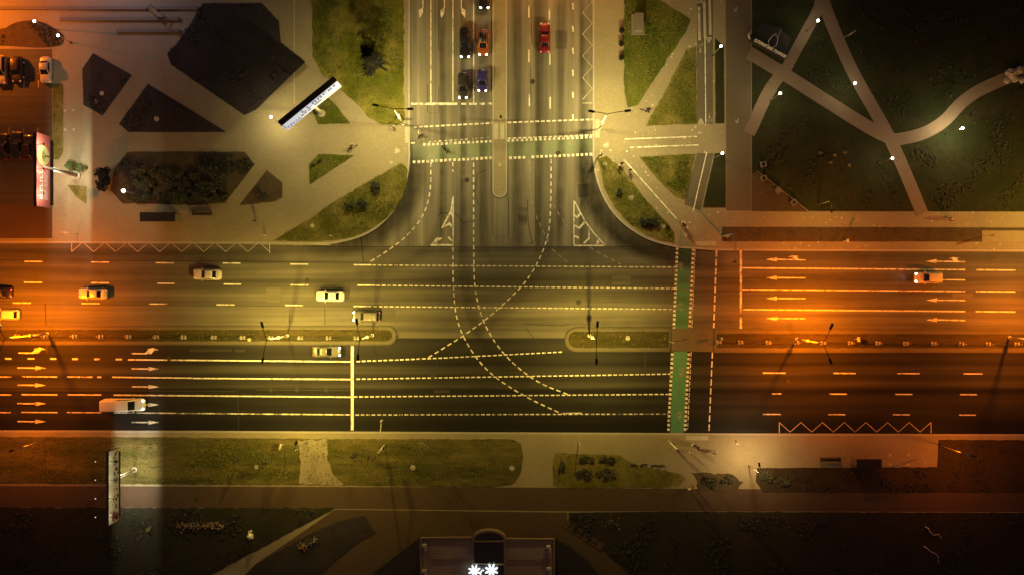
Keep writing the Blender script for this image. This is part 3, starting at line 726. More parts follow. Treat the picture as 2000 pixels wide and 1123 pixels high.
for x0, y0, x1, y1, k in ((520, 562, 548, 590, 'mend_lt'), (1195, 530, 1232, 556, 'mend_lt'), (1860, 572, 1900, 584, 'mend_lt'), (1012, 405, 1030, 440, 'mend_lt'), (1084, 60, 1108, 96, 'mend_lt'), (1128, 360, 1150, 386, 'mend_lt')):
    pts = [W(x0, y0), W(x1, y0 + 0.5), W(x1 - 0.5, y1), W(x0 + 1, y1)]
    bm = bmesh.new(); poly(bm, ragged(pts, 0.5, 0.05)[::-1], 0.0024); mark('road_patch', bm, k)
# tar seams and cracks
def crack(px, w=0.09): return line(px, w, 'tar', 0.003, name='road_seam')
crack([(480, 481), (700, 482), (1000, 484), (1300, 482)], 0.12)
crack([(-50, 508), (200, 509), (500, 511), (720, 513)], 0.12); crack([(0, 594), (300, 596), (730, 599)], 0.1)
crack([(963, 384), (963, 462), (993, 462), (993, 385)], 0.1); crack([(1045, 312), (1046, 470), (1030, 478)], 0.08); crack([(1030, 390), (1032, 440), (1040, 478)], 0.1)
crack([(856, 423), (862, 416), (890, 418), (905, 436), (922, 432)], 0.12); crack([(935, 402), (927, 378), (933, 340), (950, 332)], 0.1)
crack([(705, 465), (710, 513)], 0.14); crack([(942, 460), (950, 490), (965, 512)], 0.08); crack([(1037, 15), (1039, 90)], 0.1); crack([(1036, 130), (1037, 200)], 0.09)
crack([(857, -50), (857, 100)], 0.11); crack([(835, 165), (835, 220), (857, 222), (857, 170)], 0.09); crack([(1026, 640), (1066, 686)], 0.12); crack([(1024, 633), (1100, 636), (1112, 632)], 0.1)
crack([(634, 600), (635, 634)], 0.12); crack([(566, 602), (565, 632)], 0.1); crack([(464, 720), (466, 842)], 0.12); crack([(852, 700), (855, 760)], 0.07); crack([(1260, 686), (1260, 725)], 0.16)
crack([(88, 592), (90, 640)], 0.18); crack([(90, 668), (92, 690)], 0.2)
crack([(-100, 762), (200, 762), (460, 764)], 0.22); crack([(500, 761), (690, 762)], 0.16)
bm = bmesh.new()
for x in (529, 580, 637): seg_poly(bm, W(x - 3, 761), W(x + 3, 761), 0.7, 0.0035)
mark('road_patch', bm, 'tar')
bm = bmesh.new(); seg_poly(bm, W(847, 764), W(878, 764), 0.5, 0.0035); mark('road_patch', bm, 'tar')
bm = bmesh.new(); seg_poly(bm, W(370, 684), W(452, 684), 0.45, 0.0035); seg_poly(bm, W(459, 685), W(478, 685), 0.4, 0.0035); mark('road_patch', bm, 'tar')
bm = bmesh.new(); seg_poly(bm, W(1236, 725), W(1248, 725), 0.6, 0.0035); mark('road_patch', bm, 'tar')

# ------------------------------------------------------------------ light
def lamp_light(name, loc, col, power, parent=None, spread=1.5, size=0.2, cone=160, blend=0.5, aim=None):
    d = bpy.data.lights.new(name, 'SPOT'); d.energy = power; d.color = col
    d.spot_size = R(cone); d.spot_blend = blend; d.shadow_soft_size = size
    if spread:
        d.use_nodes = True; nt = d.node_tree
        em = [n for n in nt.nodes if n.type == 'EMISSION'][0]
        tc = N(nt, 'ShaderNodeTexCoord'); sx = N(nt, 'ShaderNodeSeparateXYZ')
        nt.links.new(tc.outputs['Normal'], sx.inputs[0])
        ab = N(nt, 'ShaderNodeMath', operation='ABSOLUTE'); nt.links.new(sx.outputs['Z'], ab.inputs[0])
        mxm = N(nt, 'ShaderNodeMath', operation='MAXIMUM'); mxm.inputs[1].default_value = 0.15; nt.links.new(ab.outputs[0], mxm.inputs[0])
        pw = N(nt, 'ShaderNodeMath', operation='POWER'); pw.inputs[1].default_value = -spread; nt.links.new(mxm.outputs[0], pw.inputs[0])
        nt.links.new(pw.outputs[0], em.inputs['Strength'])
    o = bpy.data.objects.new(name, d); COL.objects.link(o)
    if parent is not None: o.parent = parent
    o.location = loc
    if aim is not None:
        o.rotation_euler = (Vector(aim) - Vector(loc)).to_track_quat('-Z', 'Y').to_euler()
    return o
YEL = (1.0, 0.68, 0.12); CRO = (1.0, 0.78, 0.27); ORA = (1.0, 0.19, 0.0004); WHT = (1.0, 0.8, 0.36); PEACH = (1.0, 0.66, 0.27); AMB = (1.0, 0.42, 0.07); PINK = (0.92, 0.76, 1.0); COOL = (1.0, 0.85, 0.46)
LP = 0.92
HL = 10.5
def street_lamp(top, heads, label, col, powers, lens='lens_warm', thick=0.09, collar=True, h=HL, spread=1.1, tilt=0.0):
    f = (H - h) / H
    b = W(1000 + (top[0] - 1000) * f, 561.5 + (top[1] - 561.5) * f, 0.14)
    t = thing('street_lamp', label, 'street lamp', b, 0, 'twin arm street lamps over the junction')
    L = lambda px, py, z: W(px, py, z) - Vector((b.x, b.y, 0.14))
    bm = bmesh.new(); tube(bm, [(0, 0, 0), (0, 0, 4.5), (0, 0, 4.5), (0, 0, h - 0.3)], [thick * 1.5, thick * 1.3, thick * 1.0, thick * 0.6], 10); obj('pole', bm, M['steel_pale'], t, True)
    bm = bmesh.new(); disc(bm, (0, 0), 0.28, 0.0, 0.35, 12)
    obj('base', bm, M['steel'], t)
    if collar:
        bm = bmesh.new(); bev_box(bm, (0, 0, 4.6), (0.42, 0.42, 0.35), r=0.05)
        obj('collar', bm, M['steel'], t)
    tp = Vector((0, 0, h - 0.35))
    for k, (hx, hy) in enumerate(heads):
        e = L(hx, hy, h); d = Vector((e.x, e.y, 0)); n = d.normalized()
        bm = bmesh.new(); tube(bm, [tp, tp + d * 0.12 + Vector((0, 0, 0.28)), tp + d * 0.45 + Vector((0, 0, 0.42)), e - n * 0.35], 0.05, 8)
        obj('arm', bm, M['steel_dark'], t, True)
        rot = Matrix.Rotation(math.atan2(n.y, n.x), 4, 'Z')
        bm = bmesh.new(); bev_box(bm, e, (0.95, 0.36, 0.16), rot, 0.06, 2)
        hd = obj('lamp_head', bm, M['steel_dark'], t)
        bm = bmesh.new(); bev_box(bm, e - Vector((0, 0, 0.1)) + n * 0.06, (0.7, 0.28, 0.08), rot, 0.03, 1)
        obj('lens', bm, M[lens], hd)
        if powers[k]:
            lamp_light('lamp_light', e - Vector((0, 0, 0.22)), col, powers[k] * LP, t, spread, cone=160, aim=None if not tilt else e + n * tilt - Vector((0, 0, 1.22)))
    return t
street_lamp((8, 660.5), [(-2, 634), (-4, 706)], 'twin arm lamp of the orange lit median at the picture edge', ORA, (34000, 5000), 'lens_sodium', spread=0.5, tilt=0.12)
street_lamp((520, 664), [(512, 634), (513, 704)], 'twin arm lamp on the median above the grey sedan, amid fence posts', YEL, (6800, 11000), tilt=0.2)
street_lamp((702, 663), [(697, 628), (699, 698)], 'twin arm lamp over the rounded median tip beside the stop line', YEL, (2500, 8500), tilt=0.2)
street_lamp((1165, 664), [(1167, 633), (1165, 706)], 'twin arm lamp on the short median beside the junction', YEL, (500, 12500), tilt=0.3)
street_lamp((1608, 671), [(1624, 637), (1622, 705)], 'twin arm lamp on the orange median with its heads glowing', ORA, (26000, 7500), 'lens_sodium', spread=0.5, tilt=0.18)
street_lamp((2063, 668), [(2070, 636), (2070, 704)], 'twin arm lamp whose pale pole leans out past the picture edge', ORA, (19000, 800), 'lens_sodium', spread=0.5, tilt=0.18)
street_lamp((768, 213), [(733, 206), (801, 213.5)], 'twin arm lamp at the grass corner beside the stop line of the side road', CRO, (7200, 4700), spread=1.2)
street_lamp((1186, 223), [(1155, 218), (1226, 217)], 'twin arm lamp at the kerb of the blossom speckled pavement', CRO, (4300, 10500), spread=1.1)

def park_lamp(px, py, label, h=4.5, col=WHT, power=500, r=0.2, arm=None, spread=0.2):
    f = (H - h) / H
    b = W(1000 + (px - 1000) * f, 561.5 + (py - 561.5) * f, 0.15)
    t = thing('park_lamp', label, 'park lamp', b, 0, 'white globe lamps of the park')
    if arm:
        bb = W(arm[0], arm[1], 0.15); off = bb - b; off.z = 0
    else: off = Vector((0, 0, 0))
    bm = bmesh.new(); tube(bm, [off, off + Vector((0, 0, h - 0.6)), Vector((0, 0, h - 0.25))], [0.07, 0.05, 0.04], 8); obj('pole', bm, M['steel'], t, True)
    bm = bmesh.new(); disc(bm, off, 0.16, 0.0, 0.25, 10)
    obj('base', bm, M['steel_dark'], t)
    bm = bmesh.new(); ball(bm, (0, 0, h), r, 14, 10, (1, 1, 0.85)); obj('globe', bm, M['globe'], t, True)
    bm = bmesh.new(); disc(bm, (0, 0), 0.12, h - 0.36, h - 0.2, 10); obj('globe_holder', bm, M['steel_dark'], t)
    if power: lamp_light('lamp_light', (0, 0, h - 0.45), col, power * LP, t, spread, 0.1, 165, 0.3)
    return t
for a in [(1408, 91, 'white globe lamp standing on the strip beside the painted cycle path', 4.5, WHT, 200), (1411, 300, 'white globe lamp at the head of the narrow tapering lawn', 4.5, WHT, 420),
          (1524, 183, 'white globe lamp beside the fork of two park paths', 4.5, COOL, 900), (1598, 41, 'white globe lamp where two park paths meet at a point', 4.5, COOL, 450),
          (1670, 163, 'white globe lamp on the park path between two dark lawns', 4.5, COOL, 900), (1743, 310, 'white globe lamp on the path below the park path crossing', 4.5, COOL, 650),
          (1880, 251, 'white globe lamp on the lawn under the curving park path', 4.5, COOL, 3600), (67, 42, 'white globe lamp at the rim of the kerbed dark bed', 3.5, ORA, 60),
          (113, 70, 'white globe lamp at the pointed end of the kerbed dark bed', 3.5, ORA, 50), (529, 229, 'white globe lamp next to the lower end of the lit billboard', 4.5, WHT, 2200)]:
    park_lamp(*a)
park_lamp(241, 373, 'white globe lamp on a long arm beside the dark hedge', 5.0, WHT, 260, 0.28, arm=(272, 381))

# ------------------------------------------------------------------ cars
PAINT = {}
def paint(col, coat=0.6, rough=0.4, metal=0.15):
    if col not in PAINT:
        PAINT[col] = simple('car_paint', col, rough, metal, coat, var=0.05, scale=1.5)
    return PAINT[col]
KIND = {   # length, width, hood end, roof front, roof rear, rear glass end, height, hood height, deck height
    'sedan': (4.5, 1.76, 0.95, 0.15, -0.95, -1.6, 1.42, 0.86, 0.92),
    'hatch': (3.9, 1.68, 0.95, 0.25, -1.45, -1.85, 1.5, 0.9, 1.0),
    'suv': (4.4, 1.82, 0.95, 0.3, -1.75, -2.08, 1.68, 1.0, 1.1),
    'van': (5.9, 2.0, 1.75, 1.15, -2.86, -2.93, 2.3, 1.15, 1.25),
}
def car(kind, px, py, deg, col, label, on=(False, False), length=None, name=None, cat=None, group='cars at the junction', roof_col=None):
    L, Wd, xh, xrf, xrr, xrg, ht, zh, zd = KIND[kind]
    k = (length / L) if length else 1.0
    t = thing(name or {'sedan': 'sedan_car', 'hatch': 'hatchback_car', 'suv': 'estate_car', 'van': 'delivery_van'}[kind], label, cat or 'car', W(px, py, 0.7) * 1.0, R(deg), group)
    t.location.z = 0.006 if kind else 0
    w = Wd / 2; hl = L / 2
    body = paint(col)
    bm = bmesh.new()
    def top_z(x):
        if x > xh: return zh - 0.13 * ((x - xh) / (hl - xh)) ** 2
        if x > xrg: return zh + (zd - zh) * (xh - x) / (xh - xrg)
        return zd - 0.06 * ((xrg - x) / max(0.05, hl + xrg)) ** 2
    xs = [-hl, -hl + 0.06, -hl + 0.22, -hl + 0.55, xrg * 0.7, -0.7, 0.0, 0.7, xh, xh + (hl - xh) * 0.5, hl - 0.4, hl - 0.15, hl - 0.04, hl]
    xs = sorted(set(round(x, 3) for x in xs))
    rings = []
    for x in xs:
        e = min(1.0, (hl - abs(x)) / 0.55)
        ww = w * (0.72 + 0.28 * math.sqrt(max(0, 1 - (1 - e) ** 2))) if e < 1 else w
        if kind == 'van' and x < 0: ww = w * (0.95 + 0.05 * min(1, (hl - abs(x)) / 0.2))
        zt = top_z(x) - (0.10 if e < 0.12 else 0.04 if e < 0.3 else 0)
        zl = 0.22 + (0.12 if e < 0.2 else 0)
        rings.append([bm.verts.new((x, s * y, z)) for s, y, z in ((-1, ww * 0.9, zl), (-1, ww, zl + 0.18), (-1, ww, zt - 0.22), (-1, ww * 0.95, zt - 0.07), (-1, ww * 0.8, zt), (-1, ww * 0.35, zt + 0.035),
                                                                   (1, ww * 0.35, zt + 0.035), (1, ww * 0.8, zt), (1, ww * 0.95, zt - 0.07), (1, ww, zt - 0.22), (1, ww, zl + 0.18), (1, ww * 0.9, zl))])
    n = 12
    for a, b in zip(rings, rings[1:]):
        for j in range(n):
            bm.faces.new((a[j], a[(j + 1) % n], b[(j + 1) % n], b[j]))
    bm.faces.new(rings[0]); bm.faces.new(rings[-1])
    # cabin shell: belt ring, shoulder ring, roof ring
    zb = min(zh, zd) - 0.06
    wb, wr = w * 0.9, w * 0.74 if kind != 'van' else w * 0.88
    def ring(xf, xr, y, z, c):
        return [(xf, y * 0.8, z), (xf - c, y, z), ((xf + xr) / 2, y * 1.01, z), (xr + c, y, z), (xr, y * 0.8, z), (xr, -y * 0.8, z), (xr + c, -y, z), ((xf + xr) / 2, -y * 1.01, z), (xf - c, -y, z), (xf, -y * 0.8, z)]
    R1 = ring(xh + 0.02, xrg - 0.02, wb, zb, 0.12); R2 = ring(xrf, xrr, wr, ht - 0.05, 0.12); R3 = ring(xrf - 0.14, xrr + 0.14, wr * 0.86, ht, 0.12)
    V = [[bm.verts.new(p) for p in r] for r in (R1, R2, R3)]
    for a, b in zip(V, V[1:]):
        for j in range(10): bm.faces.new((a[j], a[(j + 1) % 10], b[(j + 1) % 10], b[j]))
    bm.faces.new(V[2])
    obj('body', bm, body, t, True)
    if roof_col is not None:
        bm = bmesh.new(); r4 = ring(xrf - 0.12, xrr + 0.12, wr * 0.9, ht + 0.008, 0.12)
        vs = [bm.verts.new(p) for p in r4]; lo = [bm.verts.new((p[0] * 1.0, p[1] * 1.02, p[2] - 0.05)) for p in r4]
        bm.faces.new(vs)
        for j in range(10): bm.faces.new((lo[j], lo[(j + 1) % 10], vs[(j + 1) % 10], vs[j]))
        obj('roof', bm, paint(roof_col), t, True)
    def pane(nm, pts, out):
        bm = bmesh.new(); o = Vector(out).normalized() * 0.014
        f = bm.faces.new([bm.verts.new(Vector(p) + o) for p in pts])
        g = bmesh.ops.extrude_face_region(bm, geom=[f])['geom']
        for v in g:
            if isinstance(v, bmesh.types.BMVert): v.co -= o * 1.6
        obj(nm, bm, M['glass'], t)
    def lerp3(a, b, u): return tuple(a[i] + (b[i] - a[i]) * u for i in range(3))
    def pane_quad(a, b, c, d, lo, hi):   # a,b lower edge; c,d upper edge
        return [lerp3(a, d, lo), lerp3(b, c, lo), lerp3(b, c, hi), lerp3(a, d, hi)]
    A, B = R1, R2
    pane('windshield', pane_quad(A[9], A[0], B[0], B[9], 0.1, 0.97), (1, 0, 0.9))
    if kind != 'van': pane('rear_window', pane_quad(A[4], A[5], B[5], B[4], 0.16, 0.92), (-1, 0, 0.9))
    else:
        pane('rear_window', pane_quad(A[4], A[5], B[5], B[4], 0.5, 0.9), (-1, 0, 0.1))
    for s, i0, i1, i2 in ((1, 1, 2, 3), (-1, 8, 7, 6)):
        q = [lerp3(A[i0], B[i0], 0.2), lerp3(A[i2] if kind != 'van' else A[i1], B[i2] if kind != 'van' else B[i1], 0.2), lerp3(A[i2] if kind != 'van' else A[i1], B[i2] if kind != 'van' else B[i1], 0.85), lerp3(A[i0], B[i0], 0.85)]
        pane('side_window', q, (0, s, 0.35))
    for s in (-1, 1):
        bm = bmesh.new(); bev_box(bm, (hl - 0.2, s * w * 0.66, zh - 0.2), (0.34, w * 0.34, 0.2), Matrix.Rotation(-s * 0.35, 4, 'Z'), 0.05, 2)
        obj('headlight', bm, M['lens_on' if on[0] else 'lens_off'], t)
        bm = bmesh.new(); bev_box(bm, (-hl + 0.1, s * w * 0.68, zd - 0.2), (0.2, w * 0.3, 0.18), Matrix.Rotation(s * 0.3, 4, 'Z'), 0.04, 2)
        obj('tail_light', bm, M['tail_on' if on[1] else 'tail_off'], t)
        bm = bmesh.new(); bev_box(bm, (xh - 0.22, s * (w + 0.1), zh + 0.08), (0.14, 0.24, 0.14), Matrix.Rotation(s * -0.2, 4, 'Z'), 0.04, 1)
        obj('wing_mirror', bm, body, t)
        for x in (hl - 0.85, -hl + 0.85):
            bm = bmesh.new(); bmesh.ops.create_cone(bm, cap_ends=True, segments=18, radius1=0.32, radius2=0.32, depth=0.2, matrix=Matrix.Translation((x, s * (w - 0.1), 0.32)) @ Matrix.Rotation(R(90), 4, 'X'))
            wh = obj('wheel', bm, M['rubber'], t)
            bm = bmesh.new(); bmesh.ops.create_cone(bm, cap_ends=True, segments=12, radius1=0.2, radius2=0.17, depth=0.03, matrix=Matrix.Translation((x, s * (w + 0.01), 0.32)) @ Matrix.Rotation(R(90) * -s, 4, 'X'))
            obj('rim', bm, M['steel'], wh)
    if kind == 'van':
        bm = bmesh.new()
        for y in (-0.5, 0, 0.5): box(bm, (-0.8, y, ht + 0.012), (3.4, 0.05, 0.03))
        obj('roof_ridge', bm, body, t)
    else:
        bm = bmesh.new(); bev_box(bm, (hl - 0.02, 0, 0.42), (0.06, w * 0.9, 0.14), r=0.02, seg=1); obj('grille', bm, M['black'], t)
        bm = bmesh.new(); bev_box(bm, (xrr + 0.3, 0, ht + 0.03), (0.18, 0.06, 0.08), r=0.02, seg=1); obj('aerial', bm, M['black'], t)
    if on[0]:
        lamp_light('headlight_beam', (hl + 0.12, 0, 0.62), (1, 0.93, 0.78), 70, t, 0.0, 0.25, 75, 1.0, aim=(hl + 8, 0, -0.4))
    t.scale = (k, 1, 1)
    return t
WHITE = (0.72, 0.7, 0.64); BLK = (0.012, 0.01, 0.012)
car('sedan', 405, 536, 179, (0.6, 0.56, 0.48), 'silver white sedan in the lane just below the zigzag line')
car('sedan', 645, 578, 179, (0.88, 0.87, 0.84), 'bright white sedan at the last lane dashes before the junction')
car('suv', 716, 618, 179, (0.15, 0.14, 0.11), 'beige car with lit headlights passing above the rounded median tip', (True, True))
car('sedan', 181, 573.5, 179, (0.6, 0.56, 0.48), 'sand coloured sedan with glowing tail lamps on the orange road', (False, True))
car('sedan', -4, 572, 179, (0.02, 0.015, 0.012), 'black car half out of the picture with glowing tail lamps', (False, True))
car('hatch', 12, 614, 179, (0.8, 0.76, 0.66), 'white car at the picture edge above the orange median', (False, True), 4.3)
car('sedan', 638, 686.5, 0, (0.13, 0.13, 0.11), 'grey sedan waiting at the long white stop line', (True, False))
car('van', 243, 790, 0, (0.8, 0.78, 0.68), 'long white delivery van among the lane arrows', (True, False), 6.6, group='vehicles heading for the stop line', cat='van')
car('suv', 1813, 542.5, 180, (0.7, 0.62, 0.4), 'pale yellow estate car driving over the orange lit lanes of arrows', (True, False))
car('sedan', 946, -10, -90, BLK, 'black car cut by the picture top with blazing headlights', (True, False), 4.6)
car('sedan', 908, 84, -90, (0.012, 0.01, 0.014), 'black sedan queuing beside the orange car', (True, False), 4.9)
car('hatch', 943.5, 84, -90, (0.32, 0.075, 0.012), 'orange car with a black roof queuing by the narrow island', (True, False), 4.2, roof_col=(0.008, 0.008, 0.008))
car('hatch', 904, 168, -90, (0.025, 0.022, 0.02), 'charcoal hatchback first at the worn stop line', (True, False), 4.2)
car('hatch', 942, 158, -90, (0.03, 0.02, 0.16), 'small blue hatchback behind the worn stop line', (True, False), 3.55)
car('sedan', 1064, 74, 90, (0.16, 0.005, 0.008), 'dark red car driving away from the junction', (False, True), 4.8)
car('sedan', 89, 137, -90, (0.6, 0.54, 0.42), 'cream sedan parked alone in the end bay', (False, False), 4.2, group='cars parked in the bays')
car('hatch', 33, 136, -90, (0.03, 0.02, 0.018), 'black hatchback parked beside the pale car at the picture edge', (False, False), 4.2, group='cars parked in the bays')
car('suv', 2, 137, -90, (0.42, 0.38, 0.24), 'pale yellow car parked at the picture edge', (False, False), 4.6, group='cars parked in the bays')
car('sedan', 33, 284, 90, (0.012, 0.01, 0.011), 'black car parked in the bay behind the red billboard', (False, False), 4.4, group='cars parked in the bays')
car('hatch', 55, 288, 90, (0.04, 0.012, 0.012), 'dark maroon car parked half under the red billboard', (False, False), 4.0, group='cars parked in the bays')
car('sedan', 5, 287, 90, (0.02, 0.013, 0.016), 'dark car in the bay at the picture edge below the brown aisle', (False, False), 4.3, group='cars parked in the bays')

# ------------------------------------------------------------------ lettering
def text_mesh(s, size, bold=0.0, extrude=0.0):
    cu = bpy.data.curves.new('lettering', 'FONT'); cu.body = s; cu.size = size; cu.align_x = 'CENTER'; cu.align_y = 'CENTER'
    cu.offset = bold; cu.extrude = extrude
    to = bpy.data.objects.new('lettering', cu); COL.objects.link(to)
    dg = bpy.context.evaluated_depsgraph_get()
    me = bpy.data.meshes.new_from_object(to.evaluated_get(dg))
    bpy.data.objects.remove(to); bpy.data.curves.remove(cu)
    return me
def scribble(bm, x0, x1, y, h, T, seed, z=0.0, dens=0.75, sw=0.2):   # a line of unreadable small print: short strokes side by side
    rnd = random.Random(seed); x = x0
    while x < x1:
        w = h * rnd.uniform(0.45, 0.8)
        if rnd.random() < dens:
            kind = rnd.randrange(4); t = h * sw
            rects = [(x, y - h / 2, x + t, y + h / 2)]
            if kind in (0, 2): rects.append((x + w - t, y - h / 2, x + w, y + h / 2))
            if kind in (0, 1): rects.append((x + t, y + h / 2 - t, x + w - (t if kind == 0 else 0), y + h / 2))
            if kind in (1, 3): rects.append((x + t, y - h / 2, x + w, y - h / 2 + t))
            if kind == 2: rects.append((x + t, y - t / 2, x + w - t, y + t / 2))
            for a, b, c, d in rects: bm.faces.new([bm.verts.new(T(*q, z)) for q in ((a, b), (c, b), (c, d), (a, d))])
        x += w + h * 0.22

# ------------------------------------------------------------------ billboards
# local frame: x along the face, y up the face, z out of the face (towards the lit side)
def board_T(t_rot, hb):
    return lambda x, y, z: Vector((x, -z, hb + y))
def billboard(base, rz, label, Wb, Hb, hb, thick, face_mat, pole_mat='steel_pale', off=0.0, pr=0.3):
    t = thing('billboard', label, 'billboard', W(*base, 0.13), rz, 'tall billboards on single posts')
    bm = bmesh.new(); tube(bm, [(off, 0.0, 0), (off, 0, hb + Hb * 0.5)], [pr, pr * 0.85], 14); obj('post', bm, M[pole_mat], t, True)
    bm = bmesh.new(); disc(bm, (off, 0), pr * 2.0, 0, 0.25, 14)
    obj('footing', bm, M['conc'], t)
    bm = bmesh.new(); bev_box(bm, (0, 0.0, hb + Hb / 2), (Wb, thick, Hb), r=0.04, seg=1); obj('panel', bm, M['black'], t)
    bm = bmesh.new(); box(bm, (0, -thick / 2 - 0.012, hb + Hb / 2), (Wb - 0.06, 0.02, Hb - 0.06)); f = obj('poster', bm, face_mat, t)
    return t, f
LED = simple('led_screen', (0.45, 0.47, 0.55), 0.4, emit=0.6, ecol=(0.82, 0.89, 1.0), var=0.02)
LEDB = simple('led_blue', (0.03, 0.035, 0.1), 0.4, emit=0.5, ecol=(0.3, 0.36, 0.7), var=0.02)
LEDG = simple('led_grey', (0.1, 0.12, 0.14), 0.4, emit=0.22, ecol=(0.42, 0.46, 0.52), var=0.02)
LEDY = simple('led_yellow', (0.8, 0.8, 0.3), 0.4, emit=1.3, ecol=(1, 0.9, 0.45), var=0.02)
LEDM = simple('led_mint', (0.5, 0.7, 0.6), 0.4, emit=1.0, ecol=(0.62, 0.85, 0.8), var=0.02)
t, f = billboard((627.5, 223), math.atan2(87, 107), 'glowing white screen billboard standing slantwise at the lawn corner', 10.9, 3.0, 5.2, 0.95, LED, off=0.1)
T = lambda x, y, z: Vector((x, -0.95 / 2 - 0.024 - z, 5.2 + y))
def face_part(nm, build, mat, parent):
    bm = bmesh.new(); build(bm); o = obj(nm, bm, mat, parent, normals=False); return o
def strip(bm, x0, y0, x1, y1, z=0.0): bm.faces.new([bm.verts.new(T(*q, z)) for q in ((x0, y0), (x1, y0), (x1, y1), (x0, y1))])
face_part('lettering', lambda bm: scribble(bm, -2.6, 4.6, 2.15, 1.1, T, 1, 0.0, 0.82, 0.27), LEDB, f)
face_part('small_print', lambda bm: (scribble(bm, -5.0, -2.5, 1.1, 0.62, T, 3, 0.0, 0.95, 0.32), scribble(bm, -5.0, -2.6, 0.4, 0.55, T, 4, 0.0, 0.95, 0.32)), LEDB, f)
face_part('slogan', lambda bm: scribble(bm, -2.3, -0.3, 1.0, 0.75, T, 5, 0.0, 0.95, 0.3), LEDG, f)
face_part('headline', lambda bm: (strip(bm, 0.4, 0.85, 1.75, 1.4), scribble(bm, 2.1, 3.6, 0.75, 0.3, T, 7, dens=0.6), strip(bm, -5.25, 0.5, -5.12, 2.7)), LEDG, f)
face_part('colour_band', lambda bm: strip(bm, 1.9, 0.12, 5.3, 0.48), LEDY, f)
face_part('emblem', lambda bm: (strip(bm, 3.7, 1.0, 4.2, 1.5), strip(bm, 4.3, 1.3, 4.9, 2.0), strip(bm, 2.4, 1.3, 2.8, 2.0)), LEDM, f)

PINKRED = simple('red_poster', (0.55, 0.15, 0.12), 0.6, var=0.06, scale=0.4)
PALEPINK = simple('pale_poster_print', (0.85, 0.72, 0.66), 0.6, var=0.05)
LIME = simple('lime_print', (0.65, 0.6, 0.25), 0.6, var=0.25, scale=0.8)
BROWNP = simple('brown_print', (0.13, 0.05, 0.025), 0.6)
CREAMP = simple('cream_poster', (0.55, 0.5, 0.33), 0.6, var=0.1, scale=1.5)
DARKP = simple('dark_print', (0.05, 0.045, 0.03), 0.6, var=0.3)
REDP = simple('maroon_print', (0.16, 0.04, 0.03), 0.6, var=0.4, scale=3)
def added_downlights(t, Wb, hb, n, power, col, da, db):  # added trough and lamps for the ground pool; added skirts cut its edges
    z = hb - 0.16
    bm = bmesh.new(); bev_box(bm, (0, 0, hb - 0.06), (Wb - 1.2, 0.5, 0.1), r=0.02, seg=1); tr = obj('added_light_trough', bm, M['steel_dark'], t)
    bm = bmesh.new(); box(bm, (0, 0.22, z - da / 2 + 0.04), (Wb - 1.0, 0.02, da + 0.08)); box(bm, (0, -0.22, z - db / 2 + 0.04), (Wb - 1.0, 0.02, db + 0.08)); obj('added_cutoff_skirt', bm, M['steel_dark'], tr)
    for i in range(n):
        x = -(Wb - 1.6) / 2 + (Wb - 1.6) * (i + 0.5) / n
        bm = bmesh.new(); bev_box(bm, (x, 0, z + 0.02), (0.5, 0.12, 0.06), r=0.02, seg=1); obj('lens', bm, M['lens_warm'], tr)  # lens of the added lamp
        lamp_light('added_down_light', (x, 0, z - 0.03), col, power, t, 0.0, 0.04, 175, 0.02)
def floods(t, Wb, top, side, n, thick, power, col, visor=True, soft=0.05, reach=1.6, dz=0.15):
    for i in range(n):
        x = -Wb / 2 + Wb * (i + 0.5) / n
        e = Vector((x, side * (thick / 2 + reach), top + dz))
        bm = bmesh.new(); tube(bm, [(x, side * thick / 2, top - 0.05), (x, side * (thick / 2 + 0.7), top + 0.2), e], 0.03, 6); ar = obj('lamp_arm', bm, M['steel_dark'], t)
        bm = bmesh.new(); bev_box(bm, e + Vector((0, 0, 0.06)), (0.34, 0.22, 0.1) if side < 0 else (0.16, 0.16, 0.1), r=0.03, seg=1); hd = obj('floodlight', bm, M['black' if side < 0 else 'steel_pale'], ar)
        if power:
            lamp_light('flood_light', e - Vector((0, 0, 0.12)), col, power, t, 0.0, soft, 172, 0.05, aim=e + Vector((0, -side * 0.6, -1)))
    if visor and power:
        bm = bmesh.new(); box(bm, (0, side * (thick / 2 + reach + 0.16), top + dz - 0.5), (Wb + 2.0, 0.03, 1.3)); obj('lamp_visor', bm, M['black'], t)
t, f = billboard((150, 351), R(90), 'red billboard with a lit tree emblem above the parked cars', 11.0, 3.2, 7.3, 0.45, PINKRED, 'conc', off=0.65, pr=0.34)
T = lambda x, y, z: Vector((x, -0.45 / 2 - 0.026 - z, 7.3 + y))
def circ(bm, cx, cy, r, z, n=26): bm.faces.new([bm.verts.new(T(cx + r * math.cos(2 * math.pi * k / n), cy + r * math.sin(2 * math.pi * k / n), z)) for k in range(n)])
face_part('pale_panel', lambda bm: circ(bm, 2.3, 1.65, 1.5, 0.0, 30), LIME, f)
def branches(bm):
    def br(x, y, a, l, w, d):
        x2, y2 = x + l * math.cos(a), y + l * math.sin(a); n = Vector((-math.sin(a), math.cos(a))) * w / 2
        bm.faces.new([bm.verts.new(T(x + n.x, y + n.y, 0.004 + 0.0015 * d)), bm.verts.new(T(x - n.x, y - n.y, 0.004 + 0.0015 * d)), bm.verts.new(T(x2 - n.x * 0.6, y2 - n.y * 0.6, 0.004 + 0.0015 * d)), bm.verts.new(T(x2 + n.x * 0.6, y2 + n.y * 0.6, 0.004 + 0.0015 * d))])
        if d < 3:
            for da in (-0.65, 0.1, 0.7): br(x2, y2, a + da, l * 0.68, w * 0.6, d + 1)
    br(2.3, 0.2, R(90), 0.75, 0.28, 0)
face_part('tree_print', branches, BROWNP, f)
